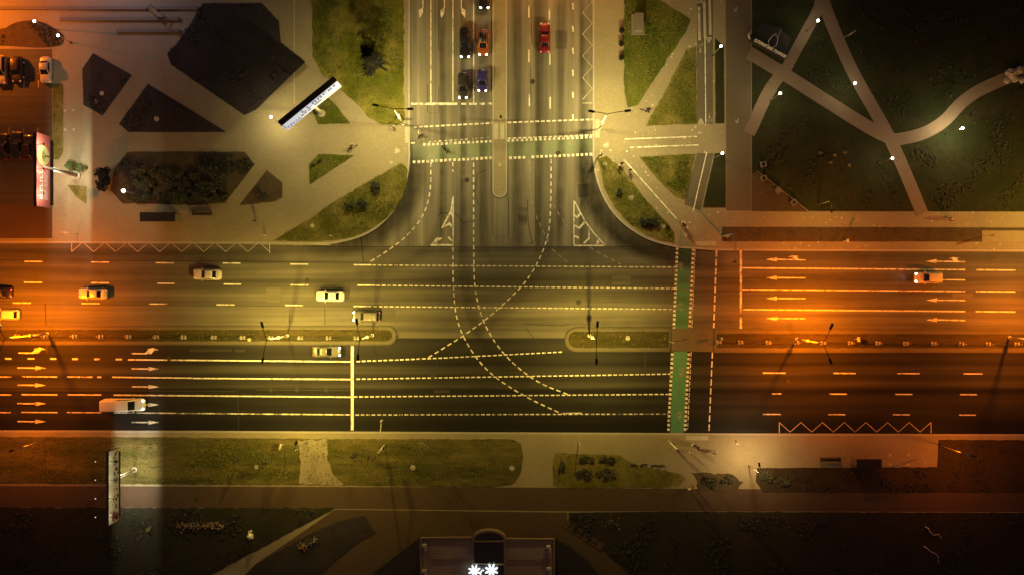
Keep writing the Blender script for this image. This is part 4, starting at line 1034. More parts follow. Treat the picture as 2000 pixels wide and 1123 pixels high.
face_part('lettering', lambda bm: (scribble(bm, -4.3, 0.2, 2.1, 0.75, T, 21, 0.0, 0.97), scribble(bm, -4.3, -0.2, 1.15, 0.4, T, 22, 0.0, 0.97), scribble(bm, -4.3, 0.1, 0.7, 0.4, T, 23, 0.0, 0.97)), PALEPINK, f)
floods(t, 11.0, 10.5, -1, 3, 0.45, 420, (1.0, 0.86, 0.6), visor=False, reach=1.2)
added_downlights(t, 11.0, 7.3, 4, 1150, (1.0, 0.87, 0.58), 0.37, 0.67)
t, f = billboard((264, 927), R(90), 'cream billboard with dark print on the strip below the delivery van', 11.2, 2.85, 5.4, 0.4, CREAMP, off=0.9, pr=0.22)
T = lambda x, y, z: Vector((x, -0.4 / 2 - 0.026 - z, 5.4 + y))
def blotches(bm, n, x0, x1, y0, y1, seed, s0, s1):
    r = random.Random(seed)
    for i in range(n):
        cx, cy, s = r.uniform(x0, x1), r.uniform(y0, y1), r.uniform(s0, s1)
        k = r.randrange(3, 6); a0 = r.uniform(0, 6)
        bm.faces.new([bm.verts.new(T(min(5.4, max(-5.4, cx + s * r.uniform(0.5, 1.3) * math.cos(a0 + 6.283 * j / k))), min(2.75, max(0.08, cy + s * r.uniform(0.4, 1.0) * math.sin(a0 + 6.283 * j / k))), 0.0008 * i)) for j in range(k)])
face_part('dark_print', lambda bm: (blotches(bm, 44, -3.6, 5.2, 0.1, 1.5, 5, 0.1, 0.36), blotches(bm, 26, -4.0, -1.5, 0.1, 2.8, 9, 0.08, 0.25), scribble(bm, 3.2, 4.4, 1.2, 0.7, T, 31, 0.03, 1.0)), DARKP, f)
face_part('maroon_print', lambda bm: blotches(bm, 7, -5.0, -3.6, 0.4, 2.3, 12, 0.4, 0.8), REDP, f)
floods(t, 11.2, 8.4, -1, 4, 0.4, 60, (1.0, 0.88, 0.6), visor=False, dz=0.1, reach=1.3)
added_downlights(t, 11.2, 5.4, 4, 1050, (1.0, 0.88, 0.64), 0.35, 0.31)
floods(t, 11.2, 8.4, 1, 4, 0.4, 0, WHT, reach=1.4)
for o in [k for k in COL.objects if k.parent is not None and k.name.startswith('floodlight')][-4:]:
    o.data = o.data.copy(); o.data.materials.clear(); o.data.materials.append(M['lens_dim'])

# ------------------------------------------------------------------ people
def skin_mesh(name, verts, edges, root=0, sub=1):
    me = bpy.data.meshes.new(name); me.from_pydata([v[:3] for v in verts], edges, [])
    o = bpy.data.objects.new(name, me); COL.objects.link(o)
    o.modifiers.new('s', 'SKIN')
    if not me.skin_vertices: me.attributes  # layer is made with the modifier
    if not me.skin_vertices:
        bm = bmesh.new(); bm.from_mesh(me); bm.verts.layers.skin.verify(); bm.to_mesh(me); bm.free()
    for i, v in enumerate(verts):
        sv = me.skin_vertices[0].data[i]; r = v[3]
        sv.radius = r if isinstance(r, tuple) else (r, r); sv.use_root = (i == root)
    m = o.modifiers.new('u', 'SUBSURF'); m.levels = sub; m.render_levels = sub
    dg = bpy.context.evaluated_depsgraph_get(); dg.update()
    out = bpy.data.meshes.new_from_object(o.evaluated_get(dg))
    bpy.data.objects.remove(o); bpy.data.meshes.remove(me)
    out.name = name
    for p in out.polygons: p.use_smooth = True
    return out
def lerpv(a, b, t): return tuple(a[i] + (b[i] - a[i]) * t for i in range(3))
def person_proto(pose):
    J = {}
    if pose == 'walk':
        J.update(pelvis=(0, 0, 0.93), waist=(0.01, 0, 1.1), chest=(0.03, 0, 1.32), neck=(0.03, 0, 1.47), head=(0.05, 0, 1.56), crown=(0.05, 0, 1.67))
        J.update(lsh=(0.02, 0.19, 1.4), lel=(-0.1, 0.25, 1.14), lwr=(0.02, 0.27, 0.92), rsh=(0.02, -0.19, 1.4), rel=(0.05, -0.25, 1.13), rwr=(0.22, -0.26, 0.96))
        J.update(lhip=(0, 0.095, 0.9), lkn=(0.16, 0.1, 0.52), lan=(0.18, 0.1, 0.09), lto=(0.33, 0.11, 0.05), rhip=(0, -0.095, 0.9), rkn=(-0.04, -0.1, 0.5), ran=(-0.26, -0.1, 0.14), rto=(-0.14, -0.11, 0.04))
    elif pose == 'stand':
        J.update(pelvis=(0, 0, 0.94), waist=(0, 0, 1.1), chest=(0.01, 0, 1.33), neck=(0.01, 0, 1.48), head=(0.03, 0, 1.57), crown=(0.03, 0, 1.68))
        J.update(lsh=(0, 0.19, 1.41), lel=(-0.03, 0.24, 1.13), lwr=(0.1, 0.24, 0.9), rsh=(0, -0.19, 1.41), rel=(-0.04, -0.24, 1.13), rwr=(0.2, -0.16, 1.02))
        J.update(lhip=(0, 0.095, 0.91), lkn=(0.02, 0.11, 0.5), lan=(0, 0.12, 0.09), lto=(0.15, 0.14, 0.04), rhip=(0, -0.095, 0.91), rkn=(0.03, -0.1, 0.5), ran=(0, -0.11, 0.09), rto=(0.15, -0.13, 0.04))
    else:   # riding a bicycle
        J.update(pelvis=(-0.22, 0, 1.0), waist=(-0.15, 0, 1.17), chest=(0.02, 0, 1.36), neck=(0.12, 0, 1.49), head=(0.17, 0, 1.57), crown=(0.17, 0, 1.68))
        J.update(lsh=(0.05, 0.19, 1.42), lel=(0.22, 0.27, 1.2), lwr=(0.42, 0.25, 1.06), rsh=(0.05, -0.19, 1.42), rel=(0.22, -0.27, 1.2), rwr=(0.42, -0.25, 1.06))
        J.update(lhip=(-0.2, 0.1, 0.97), lkn=(0.16, 0.12, 0.82), lan=(0.02, 0.11, 0.46), lto=(0.16, 0.11, 0.41), rhip=(-0.2, -0.1, 0.97), rkn=(0.06, -0.12, 0.6), ran=(-0.04, -0.11, 0.22), rto=(0.1, -0.11, 0.18))
    V, E, idx = [], [], {}
    def add(k, p, r, frm=None):
        idx[k] = len(V); V.append((p[0], p[1], p[2], r))
        if frm is not None: E.append((idx[frm], idx[k]))
    add('pelvis', J['pelvis'], (0.13, 0.1)); add('waist', J['waist'], (0.125, 0.095), 'pelvis'); add('chest', J['chest'], (0.15, 0.105), 'waist'); add('neck', J['neck'], 0.055, 'chest')
    add('jaw', lerpv(J['neck'], J['head'], 0.75), 0.075, 'neck'); add('head', J['head'], 0.1, 'jaw'); add('crown', J['crown'], 0.075, 'head')
    add('nose', (J['head'][0] + 0.125, 0, J['head'][2] - 0.01), 0.016, 'head')
    for s, y in (('l', 1), ('r', -1)):
        add(s + 'ear', (J['head'][0], 0.105 * y, J['head'][2]), 0.022, 'head')
        add(s + 'sh', J[s + 'sh'], 0.062, 'chest'); add(s + 'el', J[s + 'el'], 0.043, s + 'sh'); add(s + 'wr', J[s + 'wr'], 0.028, s + 'el')
        d = Vector(J[s + 'wr']) - Vector(J[s + 'el']); d.normalize()
        palm = Vector(J[s + 'wr']) + d * 0.07; add(s + 'pa', tuple(palm), (0.032, 0.02), s + 'wr')
        side = Vector((0, 0, 1)).cross(d); side = side.normalized() if side.length > 0.1 else Vector((1, 0, 0))
        nrm = d.cross(side).normalized(); curl = nrm if nrm.z < 0 else -nrm
        for q, L in enumerate((0.07, 0.08, 0.075, 0.06)):
            o = side * (0.033 - 0.022 * q)
            add(s + 'fa%d' % q, tuple(palm + o + d * 0.035), 0.009, s + 'pa'); add(s + 'fb%d' % q, tuple(palm + o * 1.1 + d * (0.03 + L * 0.6) + curl * 0.012), 0.0085, s + 'fa%d' % q)
            add(s + 'fc%d' % q, tuple(palm + o * 1.1 + d * (0.02 + L * 0.9) + curl * 0.045), 0.008, s + 'fb%d' % q)
        add(s + 'ta', tuple(Vector(J[s + 'wr']) + d * 0.03 + side * 0.04 + curl * 0.015), 0.0105, s + 'wr'); add(s + 'tb', tuple(Vector(J[s + 'wr']) + d * 0.075 + side * 0.06 + curl * 0.035), 0.009, s + 'ta')
        add(s + 'hip', J[s + 'hip'], 0.085, 'pelvis'); add(s + 'kn', J[s + 'kn'], 0.058, s + 'hip'); add(s + 'an', J[s + 'an'], 0.04, s + 'kn'); add(s + 'to', J[s + 'to'], 0.035, s + 'an')
    t = thing('person', 'x', 'person')
    link_mesh('body', skin_mesh('body', V, E), M['skin'], t)
    JV, JE = [], []
    def chain(lst, V, E, at=None):
        prev = at
        for p, r in lst:
            V.append((p[0], p[1], p[2], r)); i = len(V) - 1
            if prev is not None: E.append((prev, i))
            prev = i
        return prev
    chain([(J['pelvis'], (0.15, 0.12)), (J['waist'], (0.15, 0.115)), (J['chest'], (0.175, 0.125)), (lerpv(J['chest'], J['neck'], 0.75), 0.075)], JV, JE)
    for s in 'lr': chain([(J[s + 'sh'], 0.08), (J[s + 'el'], 0.06), (lerpv(J[s + 'el'], J[s + 'wr'], 0.92), 0.045)], JV, JE, 2)
    link_mesh('jacket', skin_mesh('jacket', JV, JE), M['black'], t)
    TV, TE = [(J['pelvis'][0], 0, J['pelvis'][2] + 0.02, (0.14, 0.11))], []
    for s in 'lr': chain([(J[s + 'hip'], 0.1), (J[s + 'kn'], 0.074), (lerpv(J[s + 'kn'], J[s + 'an'], 0.93), 0.06)], TV, TE, 0)
    link_mesh('trousers', skin_mesh('trousers', TV, TE), M['black'], t)
    for s in 'lr':
        SV = [(J[s + 'an'][0] - 0.05, J[s + 'an'][1], J[s + 'an'][2] - 0.03, 0.045), (J[s + 'an'][0] + 0.04, J[s + 'an'][1], J[s + 'an'][2] - 0.03, 0.05), (J[s + 'to'][0], J[s + 'to'][1], J[s + 'to'][2], (0.045, 0.035))]
        link_mesh('shoe', skin_mesh('shoe', SV, [(0, 1), (1, 2)]), M['rubber'], t)
    h = J['crown']
    bm = bmesh.new(); ball(bm, (h[0] - 0.025, 0, h[2] - 0.045), 0.112, 14, 10, (1.0, 0.92, 0.85))
    bmesh.ops.delete(bm, geom=[v for v in bm.verts if v.co.z < h[2] - 0.11 and v.co.x > h[0] - 0.04], context='VERTS')
    obj('hair', bm, M['hair'], t, True)
    for y in (-0.036, 0.036):
        bm = bmesh.new(); ball(bm, (J['head'][0] + 0.093, y, J['head'][2] + 0.02), 0.012, 8, 6); obj('eye', bm, M['black'], t, True)
    bm = bmesh.new(); bev_box(bm, (J['head'][0] + 0.088, 0, J['head'][2] - 0.055), (0.02, 0.05, 0.012), r=0.004, seg=1); obj('mouth', bm, simple('lips', (0.35, 0.14, 0.12), 0.5), t)
    return t
PP = {k: person_proto(k) for k in ('walk', 'stand', 'ride')}
CLOTH = {}
def cloth(col):
    if col not in CLOTH: CLOTH[col] = simple('fabric', col, 0.85, var=0.15, scale=12)
    return CLOTH[col]
used = set()
def person(pose, px, py, deg, top, bottom, label, z=0.128, group='people about the junction'):
    src = PP[pose]; loc = W(px, py, z)
    if pose in used: r = dup(src, loc, R(deg), label, group)
    else:
        r = src; used.add(pose); r.location = loc; r.rotation_euler = (0, 0, R(deg)); tag(r, label, 'person', group)
    for k in COL.objects:
        if k.parent is r and k.name.split('.')[0] in ('jacket', 'trousers'):
            k.material_slots[0].link = 'OBJECT'; k.material_slots[0].material = cloth(top if k.name.startswith('jacket') else bottom)
    return r
# ------------------------------------------------------------------ bicycles and scooters
def bicycle_proto():
    t = thing('bicycle', 'x', 'bicycle')
    bm = bmesh.new(); 
    A, B, C, D, E = (-0.5, 0, 0.34), (0.0, 0, 0.3), (-0.18, 0, 0.82), (0.38, 0, 0.78), (0.52, 0, 0.34)
    for a, b in ((A, B), (A, C), (B, C), (B, D), (C, D)): tube(bm, [a, b], 0.025, 6)
    tube(bm, [D, E], 0.024, 6); obj('frame', bm, M['steel_dark'], t, True)
    for x in (-0.5, 0.52):
        bm = bmesh.new(); ring = [Vector((x + 0.33 * math.cos(a), 0, 0.34 + 0.33 * math.sin(a))) for a in [2 * math.pi * k / 20 for k in range(21)]]
        tube(bm, ring, 0.028, 6, False)
        for k in range(6):
            a = math.pi * k / 6; tube(bm, [(x + 0.31 * math.cos(a), 0, 0.34 + 0.31 * math.sin(a)), (x - 0.31 * math.cos(a), 0, 0.34 - 0.31 * math.sin(a))], 0.006, 4)
        obj('wheel', bm, M['rubber'], t, True)
    bm = bmesh.new(); tube(bm, [(0.42, -0.28, 1.02), (0.4, -0.1, 1.0), (0.4, 0.1, 1.0), (0.42, 0.28, 1.02)], 0.018, 6); tube(bm, [D, (0.4, 0, 1.0)], 0.02, 6); obj('handlebar', bm, M['steel'], t, True)
    bm = bmesh.new(); bev_box(bm, (-0.22, 0, 0.9), (0.26, 0.15, 0.06), r=0.025); tube(bm, [C, (-0.21, 0, 0.88)], 0.018, 6); obj('saddle', bm, M['black'], t)
    bm = bmesh.new(); tube(bm, [(0.02, 0.08, 0.3), (0.1, 0.08, 0.42)], 0.014, 6); bev_box(bm, (0.1, 0.12, 0.42), (0.1, 0.09, 0.025), r=0.008, seg=1); tube(bm, [(0.02, -0.08, 0.3), (-0.06, -0.08, 0.18)], 0.014, 6); bev_box(bm, (-0.06, -0.12, 0.18), (0.1, 0.09, 0.025), r=0.008, seg=1)
    tube(bm, [(0.02, -0.1, 0.3), (0.02, 0.1, 0.3)], 0.03, 8); obj('crank', bm, M['steel'], t)
    return t
BP = bicycle_proto(); bused = []
def bicycle(px, py, deg, label, z=0.128, group='bicycles being ridden'):
    if bused: return dup(BP, W(px, py, z), R(deg), label, group)
    bused.append(1); BP.location = W(px, py, z); BP.rotation_euler = (0, 0, R(deg)); return tag(BP, label, 'bicycle', group)
def rider(px, py, deg, top, bottom, plabel, blabel, z=0.128):
    person('ride', px, py, deg, top, bottom, plabel, z); bicycle(px, py, deg, blabel, z)
NAV, GRY, WHI, RED, TAN = (0.02, 0.02, 0.03), (0.2, 0.19, 0.18), (0.65, 0.62, 0.56), (0.35, 0.04, 0.03), (0.4, 0.3, 0.2)
rider(821, 264, 60, WHI, NAV, 'person in a white top cycling over the dashed walking lane', 'bicycle under the rider in white on the dashed walking lane', 0.007)
rider(868, 291, 115, NAV, NAV, 'person in dark clothes cycling on the green lane', 'bicycle of the dark clad rider on the green lane', 0.011)
rider(690, 288, 20, TAN, NAV, 'person in tan cycling across the wide pale pavement', 'bicycle of the tan clad rider on the wide pale pavement', 0.126)
rider(1258, 218, -20, NAV, GRY, 'person in black cycling between two lawns on the blossom pavement', 'bicycle of the rider between the two blossom strewn lawns', 0.13)
rider(1850, 428, 150, WHI, RED, 'person in white and red cycling along the pavement below the park', 'bicycle of the white and red rider below the park', 0.13)
for a in [('walk', 1209, 327, 60, WHI, NAV, 'person in a white top walking beside the painted path line'), ('walk', 1213, 321, 70, NAV, NAV, 'person in dark blue walking next to one in white by the path line'),
          ('stand', 1229, 334, 100, NAV, GRY, 'lone person in black standing right of the painted path line'),
          ('walk', 1329, 436, -60, WHI, NAV, 'person in a white top waiting at the head of the green crossing'), ('walk', 1334, 441, 30, NAV, NAV, 'person in navy beside one in white at the head of the green crossing'),
          ('stand', 1349, 865, -60, WHI, GRY, 'person in white at the front of the small group by the bus stop pavement'), ('stand', 1357, 868, -100, NAV, NAV, 'person in navy in the middle of the small group'),
          ('stand', 1361, 872, 160, NAV, GRY, 'person in navy with grey trousers at the rear of the small group'), ('walk', 1346, 881, -120, WHI, TAN, 'person in white with tan trousers walking below the small group'),
          ('walk', 1394, 882, 20, WHI, NAV, 'person in white walking apart toward the glowing pavement lamp'),
          ('walk', 1343, 951, -80, WHI, GRY, 'person in white of the pair on the lower brown pavement'), ('walk', 1354, 949, -80, TAN, NAV, 'person in tan of the pair on the lower brown pavement'),
          ('stand', 501, 433, 90, NAV, GRY, 'person in navy standing near the small bed by the junction corner'), ('stand', 769, 252, -40, WHI, NAV, 'person in white standing by the twin arm lamp at the grass corner')]:
    person(*a)
def scooter_proto():
    t = thing('scooter', 'x', 'scooter')
    bm = bmesh.new(); bev_box(bm, (-0.05, 0, 0.14), (0.7, 0.17, 0.06), r=0.025); obj('deck', bm, M['black'], t)
    for x in (-0.48, 0.42):
        bm = bmesh.new(); bmesh.ops.create_cone(bm, cap_ends=True, segments=16, radius1=0.12, radius2=0.12, depth=0.06, matrix=Matrix.Translation((x, 0, 0.12)) @ Matrix.Rotation(R(90), 4, 'X')); obj('wheel', bm, M['rubber'], t)
    bm = bmesh.new(); tube(bm, [(0.42, 0, 0.14), (0.36, 0, 0.35), (0.27, 0, 1.12)], 0.03, 8); obj('stem', bm, M['steel_dark'], t, True)
    bm = bmesh.new(); tube(bm, [(0.25, -0.24, 1.14), (0.27, 0, 1.12), (0.25, 0.24, 1.14)], 0.02, 6); obj('handlebar', bm, M['black'], t, True)
    bm = bmesh.new(); bev_box(bm, (-0.46, 0, 0.27), (0.24, 0.1, 0.03), Matrix.Rotation(0.3, 4, 'Y'), 0.01, 1); obj('mudguard', bm, M['black'], t)
    return t
sc = scooter_proto()
for i, (x, y, d, l) in enumerate([(1236, 907, 172, 'black scooter at the end of the parked line next to the shrubs'), (1257, 906, 10, 'black scooter second from the shrubs in the parked line'),
                                  (1277, 908, 5, 'black scooter third from the shrubs in the parked line'), (1291, 908, 4, 'black scooter at the open end of the parked line')]):
    if i == 0: sc.location = W(x, y, 0.176); sc.rotation_euler = (0, 0, R(d)); tag(sc, l, 'scooter', 'scooters parked in a line')
    else: dup(sc, W(x, y, 0.162), R(d), l, 'scooters parked in a line')
# ------------------------------------------------------------------ trees, shrubs, hedge, flowers
def leaf_cloud(bm, n, fn, size, seed, tilt=0.9):
    r = random.Random(seed)
    for _ in range(n):
        p = fn(r)
        if p is None: continue
        a = r.uniform(0, 6.283); s = size * r.uniform(0.5, 1.4)
        u = Vector((math.cos(a), math.sin(a), r.uniform(-tilt, tilt))).normalized() * s
        v = u.cross(Vector((r.uniform(-0.4, 0.4), r.uniform(-0.4, 0.4), 1))).normalized() * s * 0.55
        p = Vector(p)
        bm.faces.new([bm.verts.new(p - u), bm.verts.new(p + v), bm.verts.new(p + u), bm.verts.new(p - v)])
def clumps(r0, k, seed, zr=(0.2, 1.0), sq=0.7):
    r = random.Random(seed); out = []
    for _ in range(k):
        a, d = r.uniform(0, 6.283), r0 * math.sqrt(r.random())
        out.append((d * math.cos(a), d * math.sin(a), r.uniform(*zr), r.uniform(0.25, 0.5) * r0))
    return out
def shrub(px, py, rx, ry, h, label, mat='leaf_mid', n=500, seed=1, leaf=0.16, group=None, name='shrub', cat='shrub', k=9, z=0.15):
    t = thing(name, label, cat, W(px, py, z), 0, group)
    cl = clumps(1.0, k, seed, (0.25 * h, 0.8 * h), 0.7)
    def fn(r):
        c = r.choice(cl); v = Vector((r.gauss(0, 1), r.gauss(0, 1), r.gauss(0, 1))).normalized() * (r.random() ** 0.4)
        return (c[0] * rx * 0.75 + v.x * c[3] * rx, c[1] * ry * 0.75 + v.y * c[3] * ry, max(0.04, c[2] + v.z * c[3] * h * 0.5))
    bm = bmesh.new(); leaf_cloud(bm, n, fn, leaf, seed + 50); obj('foliage', bm, M[mat], t, normals=False)
    bm = bmesh.new(); r = random.Random(seed)
    for c in cl[:6]: tube(bm, [(c[0] * rx * 0.2, c[1] * ry * 0.2, 0), (c[0] * rx * 0.5, c[1] * ry * 0.5, c[2] * 0.6), (c[0] * rx * 0.7, c[1] * ry * 0.7, c[2])], [0.03, 0.02, 0.01], 5)
    obj('stems', bm, M['bark'], t)
    return t
def conifer(px, py, h, rad, label, seed, z=0.15):
    t = thing('conifer_tree', label, 'tree', W(px, py, z)); r = random.Random(seed)
    bm = bmesh.new(); tube(bm, [(0, 0, 0), (0.05, 0, h * 0.5), (0, 0.04, h * 0.98)], [0.17, 0.1, 0.02], 8); obj('trunk', bm, M['bark'], t, True)
    bm = bmesh.new(); lb = bmesh.new()
    for i in range(15):
        z0 = h * (0.13 + 0.84 * i / 15); rr = rad * (1 - i / 15.5) ** 0.85
        for k in range(r.randrange(8, 12)):
            a = r.uniform(0, 6.283); L = rr * r.uniform(0.45, 1.2)
            e = Vector((L * math.cos(a), L * math.sin(a), z0 - L * 0.28)); tube(lb, [(0, 0, z0), e], [0.03, 0.01], 4)
            for q in range(int(26 * L / rad) + 16):
                u = r.random() ** 0.7; p = Vector((0, 0, z0)).lerp(e, u); s = 0.2 + 0.22 * (1 - u)
                d = Vector((math.cos(a + r.uniform(-1.1, 1.1)), math.sin(a + r.uniform(-1.1, 1.1)), r.uniform(-0.5, 0.15))) * s
                n = d.cross(Vector((r.uniform(-.5, .5), r.uniform(-.5, .5), 1))).normalized() * 0.09
                bm.faces.new([bm.verts.new(p - n), bm.verts.new(p + d * 0.6 - n), bm.verts.new(p + d * 1.25), bm.verts.new(p + d * 0.6 + n)])
    obj('limbs', lb, M['bark'], t); obj('needles', bm, M['leaf_pine'], t, normals=False)
    return t
conifer(736, 135, 11.5, 2.0, 'dark ragged conifer standing on the big yellow green lawn', 4)
def young_tree(px, py, h, r0, label, mat, seed, n=420, leaf=0.13, crown=0.45, z=0.165):
    t = thing('young_tree', label, 'tree', W(px, py, z), 0, 'young trees of the verges'); r = random.Random(seed)
    bm = bmesh.new(); tube(bm, [(0, 0, 0), (0.03, 0.02, h * 0.6), (0, 0, h * 0.92)], [0.06, 0.04, 0.012], 7)
    for k in range(7):
        z0 = h * r.uniform(crown, 0.85); a = r.uniform(0, 6.283); L = r0 * r.uniform(0.5, 0.95); tube(bm, [(0, 0, z0), (L * math.cos(a), L * math.sin(a), z0 + L * 0.5)], [0.02, 0.006], 5)
    obj('trunk', bm, M['bark'], t)
    def fn(r):
        u = r.random(); z0 = h * (crown + (1 - crown) * u); rr = r0 * (math.sin(math.pi * (0.15 + 0.8 * u)) ** 0.7) * math.sqrt(r.random()); a = r.uniform(0, 6.283)
        if math.sin(a * 3 + u * 9 + seed) < -0.55: return None
        return (rr * math.cos(a), rr * math.sin(a), z0)
    bm = bmesh.new(); leaf_cloud(bm, n, fn, leaf, seed + 9); obj('crown', bm, M[mat], t, normals=False)
    return t
young_tree(834, 862, 5.2, 1.15, 'young pale tree casting a long tapering shadow on the verge', 'leaf_bright', 3)
young_tree(531, 893, 3.6, 0.8, 'young speckled tree on the verge west of the sandy patch', 'leaf_olive', 5)
young_tree(468, 893, 3.0, 0.5, 'thin young tree on the dark end of the long verge', 'leaf_olive', 6, 200)
young_tree(394, 966, 3.2, 0.3, 'slim sapling at the brown pavement south of the verge', 'leaf_olive', 7, 120)
young_tree(697, 884, 3.4, 0.4, 'slim sapling east of the sandy patch of the verge', 'leaf_olive', 8, 120)
shrub(152, 326, 1.75, 1.2, 1.1, 'round green shrub by the post of the red billboard', 'leaf_mid', 700, 2)
shrub(213, 350, 1.8, 1.9, 2.4, 'dark spiky shrub at the tip of the hedge bed', 'leaf_pine', 620, 3, 0.24)
shrub(733, 367, 1.0, 1.0, 1.0, 'small dark shrub alone on the corner lawn', 'leaf_dark', 420, 4, group='low shrubs on the corner lawns')
shrub(707, 399, 1.25, 0.75, 0.9, 'larger dark shrub in the pair on the corner lawn', 'leaf_dark', 420, 5, group='low shrubs on the corner lawns')
shrub(681, 405, 0.95, 0.6, 0.8, 'smaller dark shrub in the pair on the corner lawn', 'leaf_dark', 320, 6, group='low shrubs on the corner lawns')
shrub(626, 316, 0.42, 0.4, 0.6, 'little round shrub nearer the tip of the small green lawn', 'leaf_dark', 160, 7, 0.1, group='low shrubs on the corner lawns')
shrub(613, 324, 0.32, 0.3, 0.5, 'little round shrub at the edge of the small green lawn', 'leaf_dark', 120, 8, 0.1, group='low shrubs on the corner lawns')
shrub(1210, 376, 0.5, 0.65, 0.8, 'single dark shrub on the narrow curved lawn', 'leaf_dark', 260, 9, 0.12, group='low shrubs on the curved lawn')
shrub(1257, 433, 0.75, 0.7, 0.8, 'dark shrub first of the cluster on the curved lawn', 'leaf_dark', 260, 10, group='low shrubs on the curved lawn')
shrub(1273, 436, 0.9, 1.1, 0.9, 'big dark shrub in the cluster on the curved lawn', 'leaf_dark', 420, 11, group='low shrubs on the curved lawn')
shrub(1303, 444, 0.35, 0.4, 0.5, 'small dark shrub at the lower tip of the curved lawn', 'leaf_dark', 140, 12, 0.1, group='low shrubs on the curved lawn')
hb = thing('hedge', 'broad dark hedge of mixed bushes filling the bed above the bus shelter', 'hedge', W(352, 364, 0.15))
bm = bmesh.new(); rr = random.Random(77); blobs = []
for _ in range(80):
    blobs.append((rr.uniform(-7.2, 7.4), rr.uniform(-2.5, 2.7), rr.uniform(0.5, 1.0), rr.uniform(0.45, 1.1)))
def hedge_fn(r):
    c = r.choice(blobs); v = Vector((r.gauss(0, 1), r.gauss(0, 1), abs(r.gauss(0, 1)))).normalized() * (r.random() ** 0.35)
    return (c[0] + v.x * c[3], c[1] + v.y * c[3] * 0.8, 0.1 + c[2] * (0.35 + v.z * c[3]))
leaf_cloud(bm, 9000, hedge_fn, 0.17, 5); obj('foliage', bm, M['leaf_olive'], hb, normals=False)
bm = bmesh.new()
for c in blobs[::2]: tube(bm, [(c[0], c[1], 0), (c[0] + 0.1, c[1], 0.5), (c[0] + 0.15, c[1] + 0.1, c[2])], [0.03, 0.02, 0.01], 4)
obj('stems', bm, M['bark'], hb)
def flower_bed(px, py, L, Wd, rz, label, seed, n=160, mat='petal'):
    t = thing('flower_bed', label, 'flower bed', W(px, py, 0.165), rz, 'flower beds on the dark southern lawns')
    def fn(r): return (r.uniform(-L / 2, L / 2), r.gauss(0, Wd / 3), r.uniform(0.05, 0.4))
    bm = bmesh.new(); leaf_cloud(bm, n * 3, fn, 0.12, seed); obj('foliage', bm, M['leaf_dark'], t, normals=False)
    bm = bmesh.new(); r = random.Random(seed)
    for _ in range(n):
        x, y, z0 = fn(r); s = r.uniform(0.05, 0.1)
        for k in range(3):
            a = k * 2.1 + r.random(); bm.faces.new([bm.verts.new((x, y, z0 + 0.2)), bm.verts.new((x + s * math.cos(a), y + s * math.sin(a), z0 + 0.26)), bm.verts.new((x + s * math.cos(a + 1), y + s * math.sin(a + 1), z0 + 0.24))])
    obj('blossom', bm, M['petal'], t, normals=False)
    return t
flower_bed(394, 1024, 7.8, 0.9, 0, 'long flower bed with orange and pale blooms on the dark lawn', 3, 260)
flower_bed(603, 1058, 3.4, 0.9, R(30), 'slanting pale flower bed on the wedge shaped lawn by the plaza', 4, 90)
flower_bed(1197, 1019, 2.6, 1.2, R(-20), 'small patch of bright blooms on the lawn beyond the plaza steps', 5, 30)
for x, y, l in [(292, 1034, 'silvery clump of blooms lit by the cream billboard')]:
    shrub(x, y, 0.5, 0.7, 0.7, l, 'leaf_bright', 180, 21, 0.08, name='flower_clump', cat='flowers')
for i, (x, y, l) in enumerate([(1601, 300, 'pale rounded clump at the upper edge of the group on the dark lawn'), (1629, 304, 'pale rounded clump in the middle of the group on the dark lawn'), (1649, 299, 'pale rounded clump nearest the park path in its group'), (1621, 318, 'pale rounded clump at the lower side of its group'), (1658, 324, 'pale rounded clump lowest and closest to the path')]):
    shrub(x, y, 0.35, 0.3, 0.45, l, 'leaf_bright', 110, 30 + i, 0.08, 'pale clumps on the park lawn', 'flower_clump', 'flowers')
for i, (x, y, rx, ry, l) in enumerate([(1098, 912, 0.6, 0.9, 'low bush at the open end of the shrub bed'), (1146, 895, 1.6, 0.5, 'long low bush along the top of the shrub bed'), (1187, 897, 1.5, 0.6, 'low bush where the shrub bed meets the sandy ground'),
                                       (1140, 925, 1.6, 1.0, 'broad bush in the middle of the shrub bed'), (1180, 925, 1.6, 1.0, 'broad bush beside the parked scooters')]):
    shrub(x, y, rx, ry, 0.6, l, 'leaf_olive', 420, 60 + i, 0.14, 'low bushes of the shrub bed')
for i, (x, y, rx, ry, l) in enumerate([(1385, 938, 1.6, 0.9, 'dark bush at the near end of the planted strip past the pair of walkers'), (1425, 935, 1.3, 0.8, 'dark bush at the far end of the small planted strip'), (1498, 930, 1.5, 1.0, 'dark bush just past the dirt trail'), (1525, 940, 1.4, 0.8, 'dark bush at the start of the long dark lawn')]):
    shrub(x, y, rx, ry, 0.6, l, 'leaf_olive', 380, 80 + i, 0.15, 'dark bushes of the southern strip')
# branches lying and arching at the park edge
def dead_branch(px, py, L, rz, label, seed, mat='bark'):
    t = thing('bare_branch', label, 'branch', W(px, py, 0.18), rz, 'pale bare branches on the dark lawn'); r = random.Random(seed)
    bm = bmesh.new(); pts = [(-L / 2 + L * i / 6, r.uniform(-0.12, 0.12) * i, 0.1 + 0.25 * math.sin(i / 6 * math.pi)) for i in range(7)]
    tube(bm, pts, [0.07, 0.065, 0.055, 0.05, 0.04, 0.03, 0.015], 6)
    for i in (2, 3, 4, 5): tube(bm, [pts[i], (pts[i][0] + 0.35, pts[i][1] + r.choice((-0.3, 0.3)), pts[i][2] + 0.25)], [0.02, 0.006], 4)
    obj('wood', bm, M['steel_pale'], t, True); return t
dead_branch(1822, 1040, 3.4, R(-38), 'pale bare branch lying higher on the dark southern lawn', 2)
dead_branch(1822, 1079, 3.8, R(-36), 'pale bare branch lying lower on the dark southern lawn', 3)
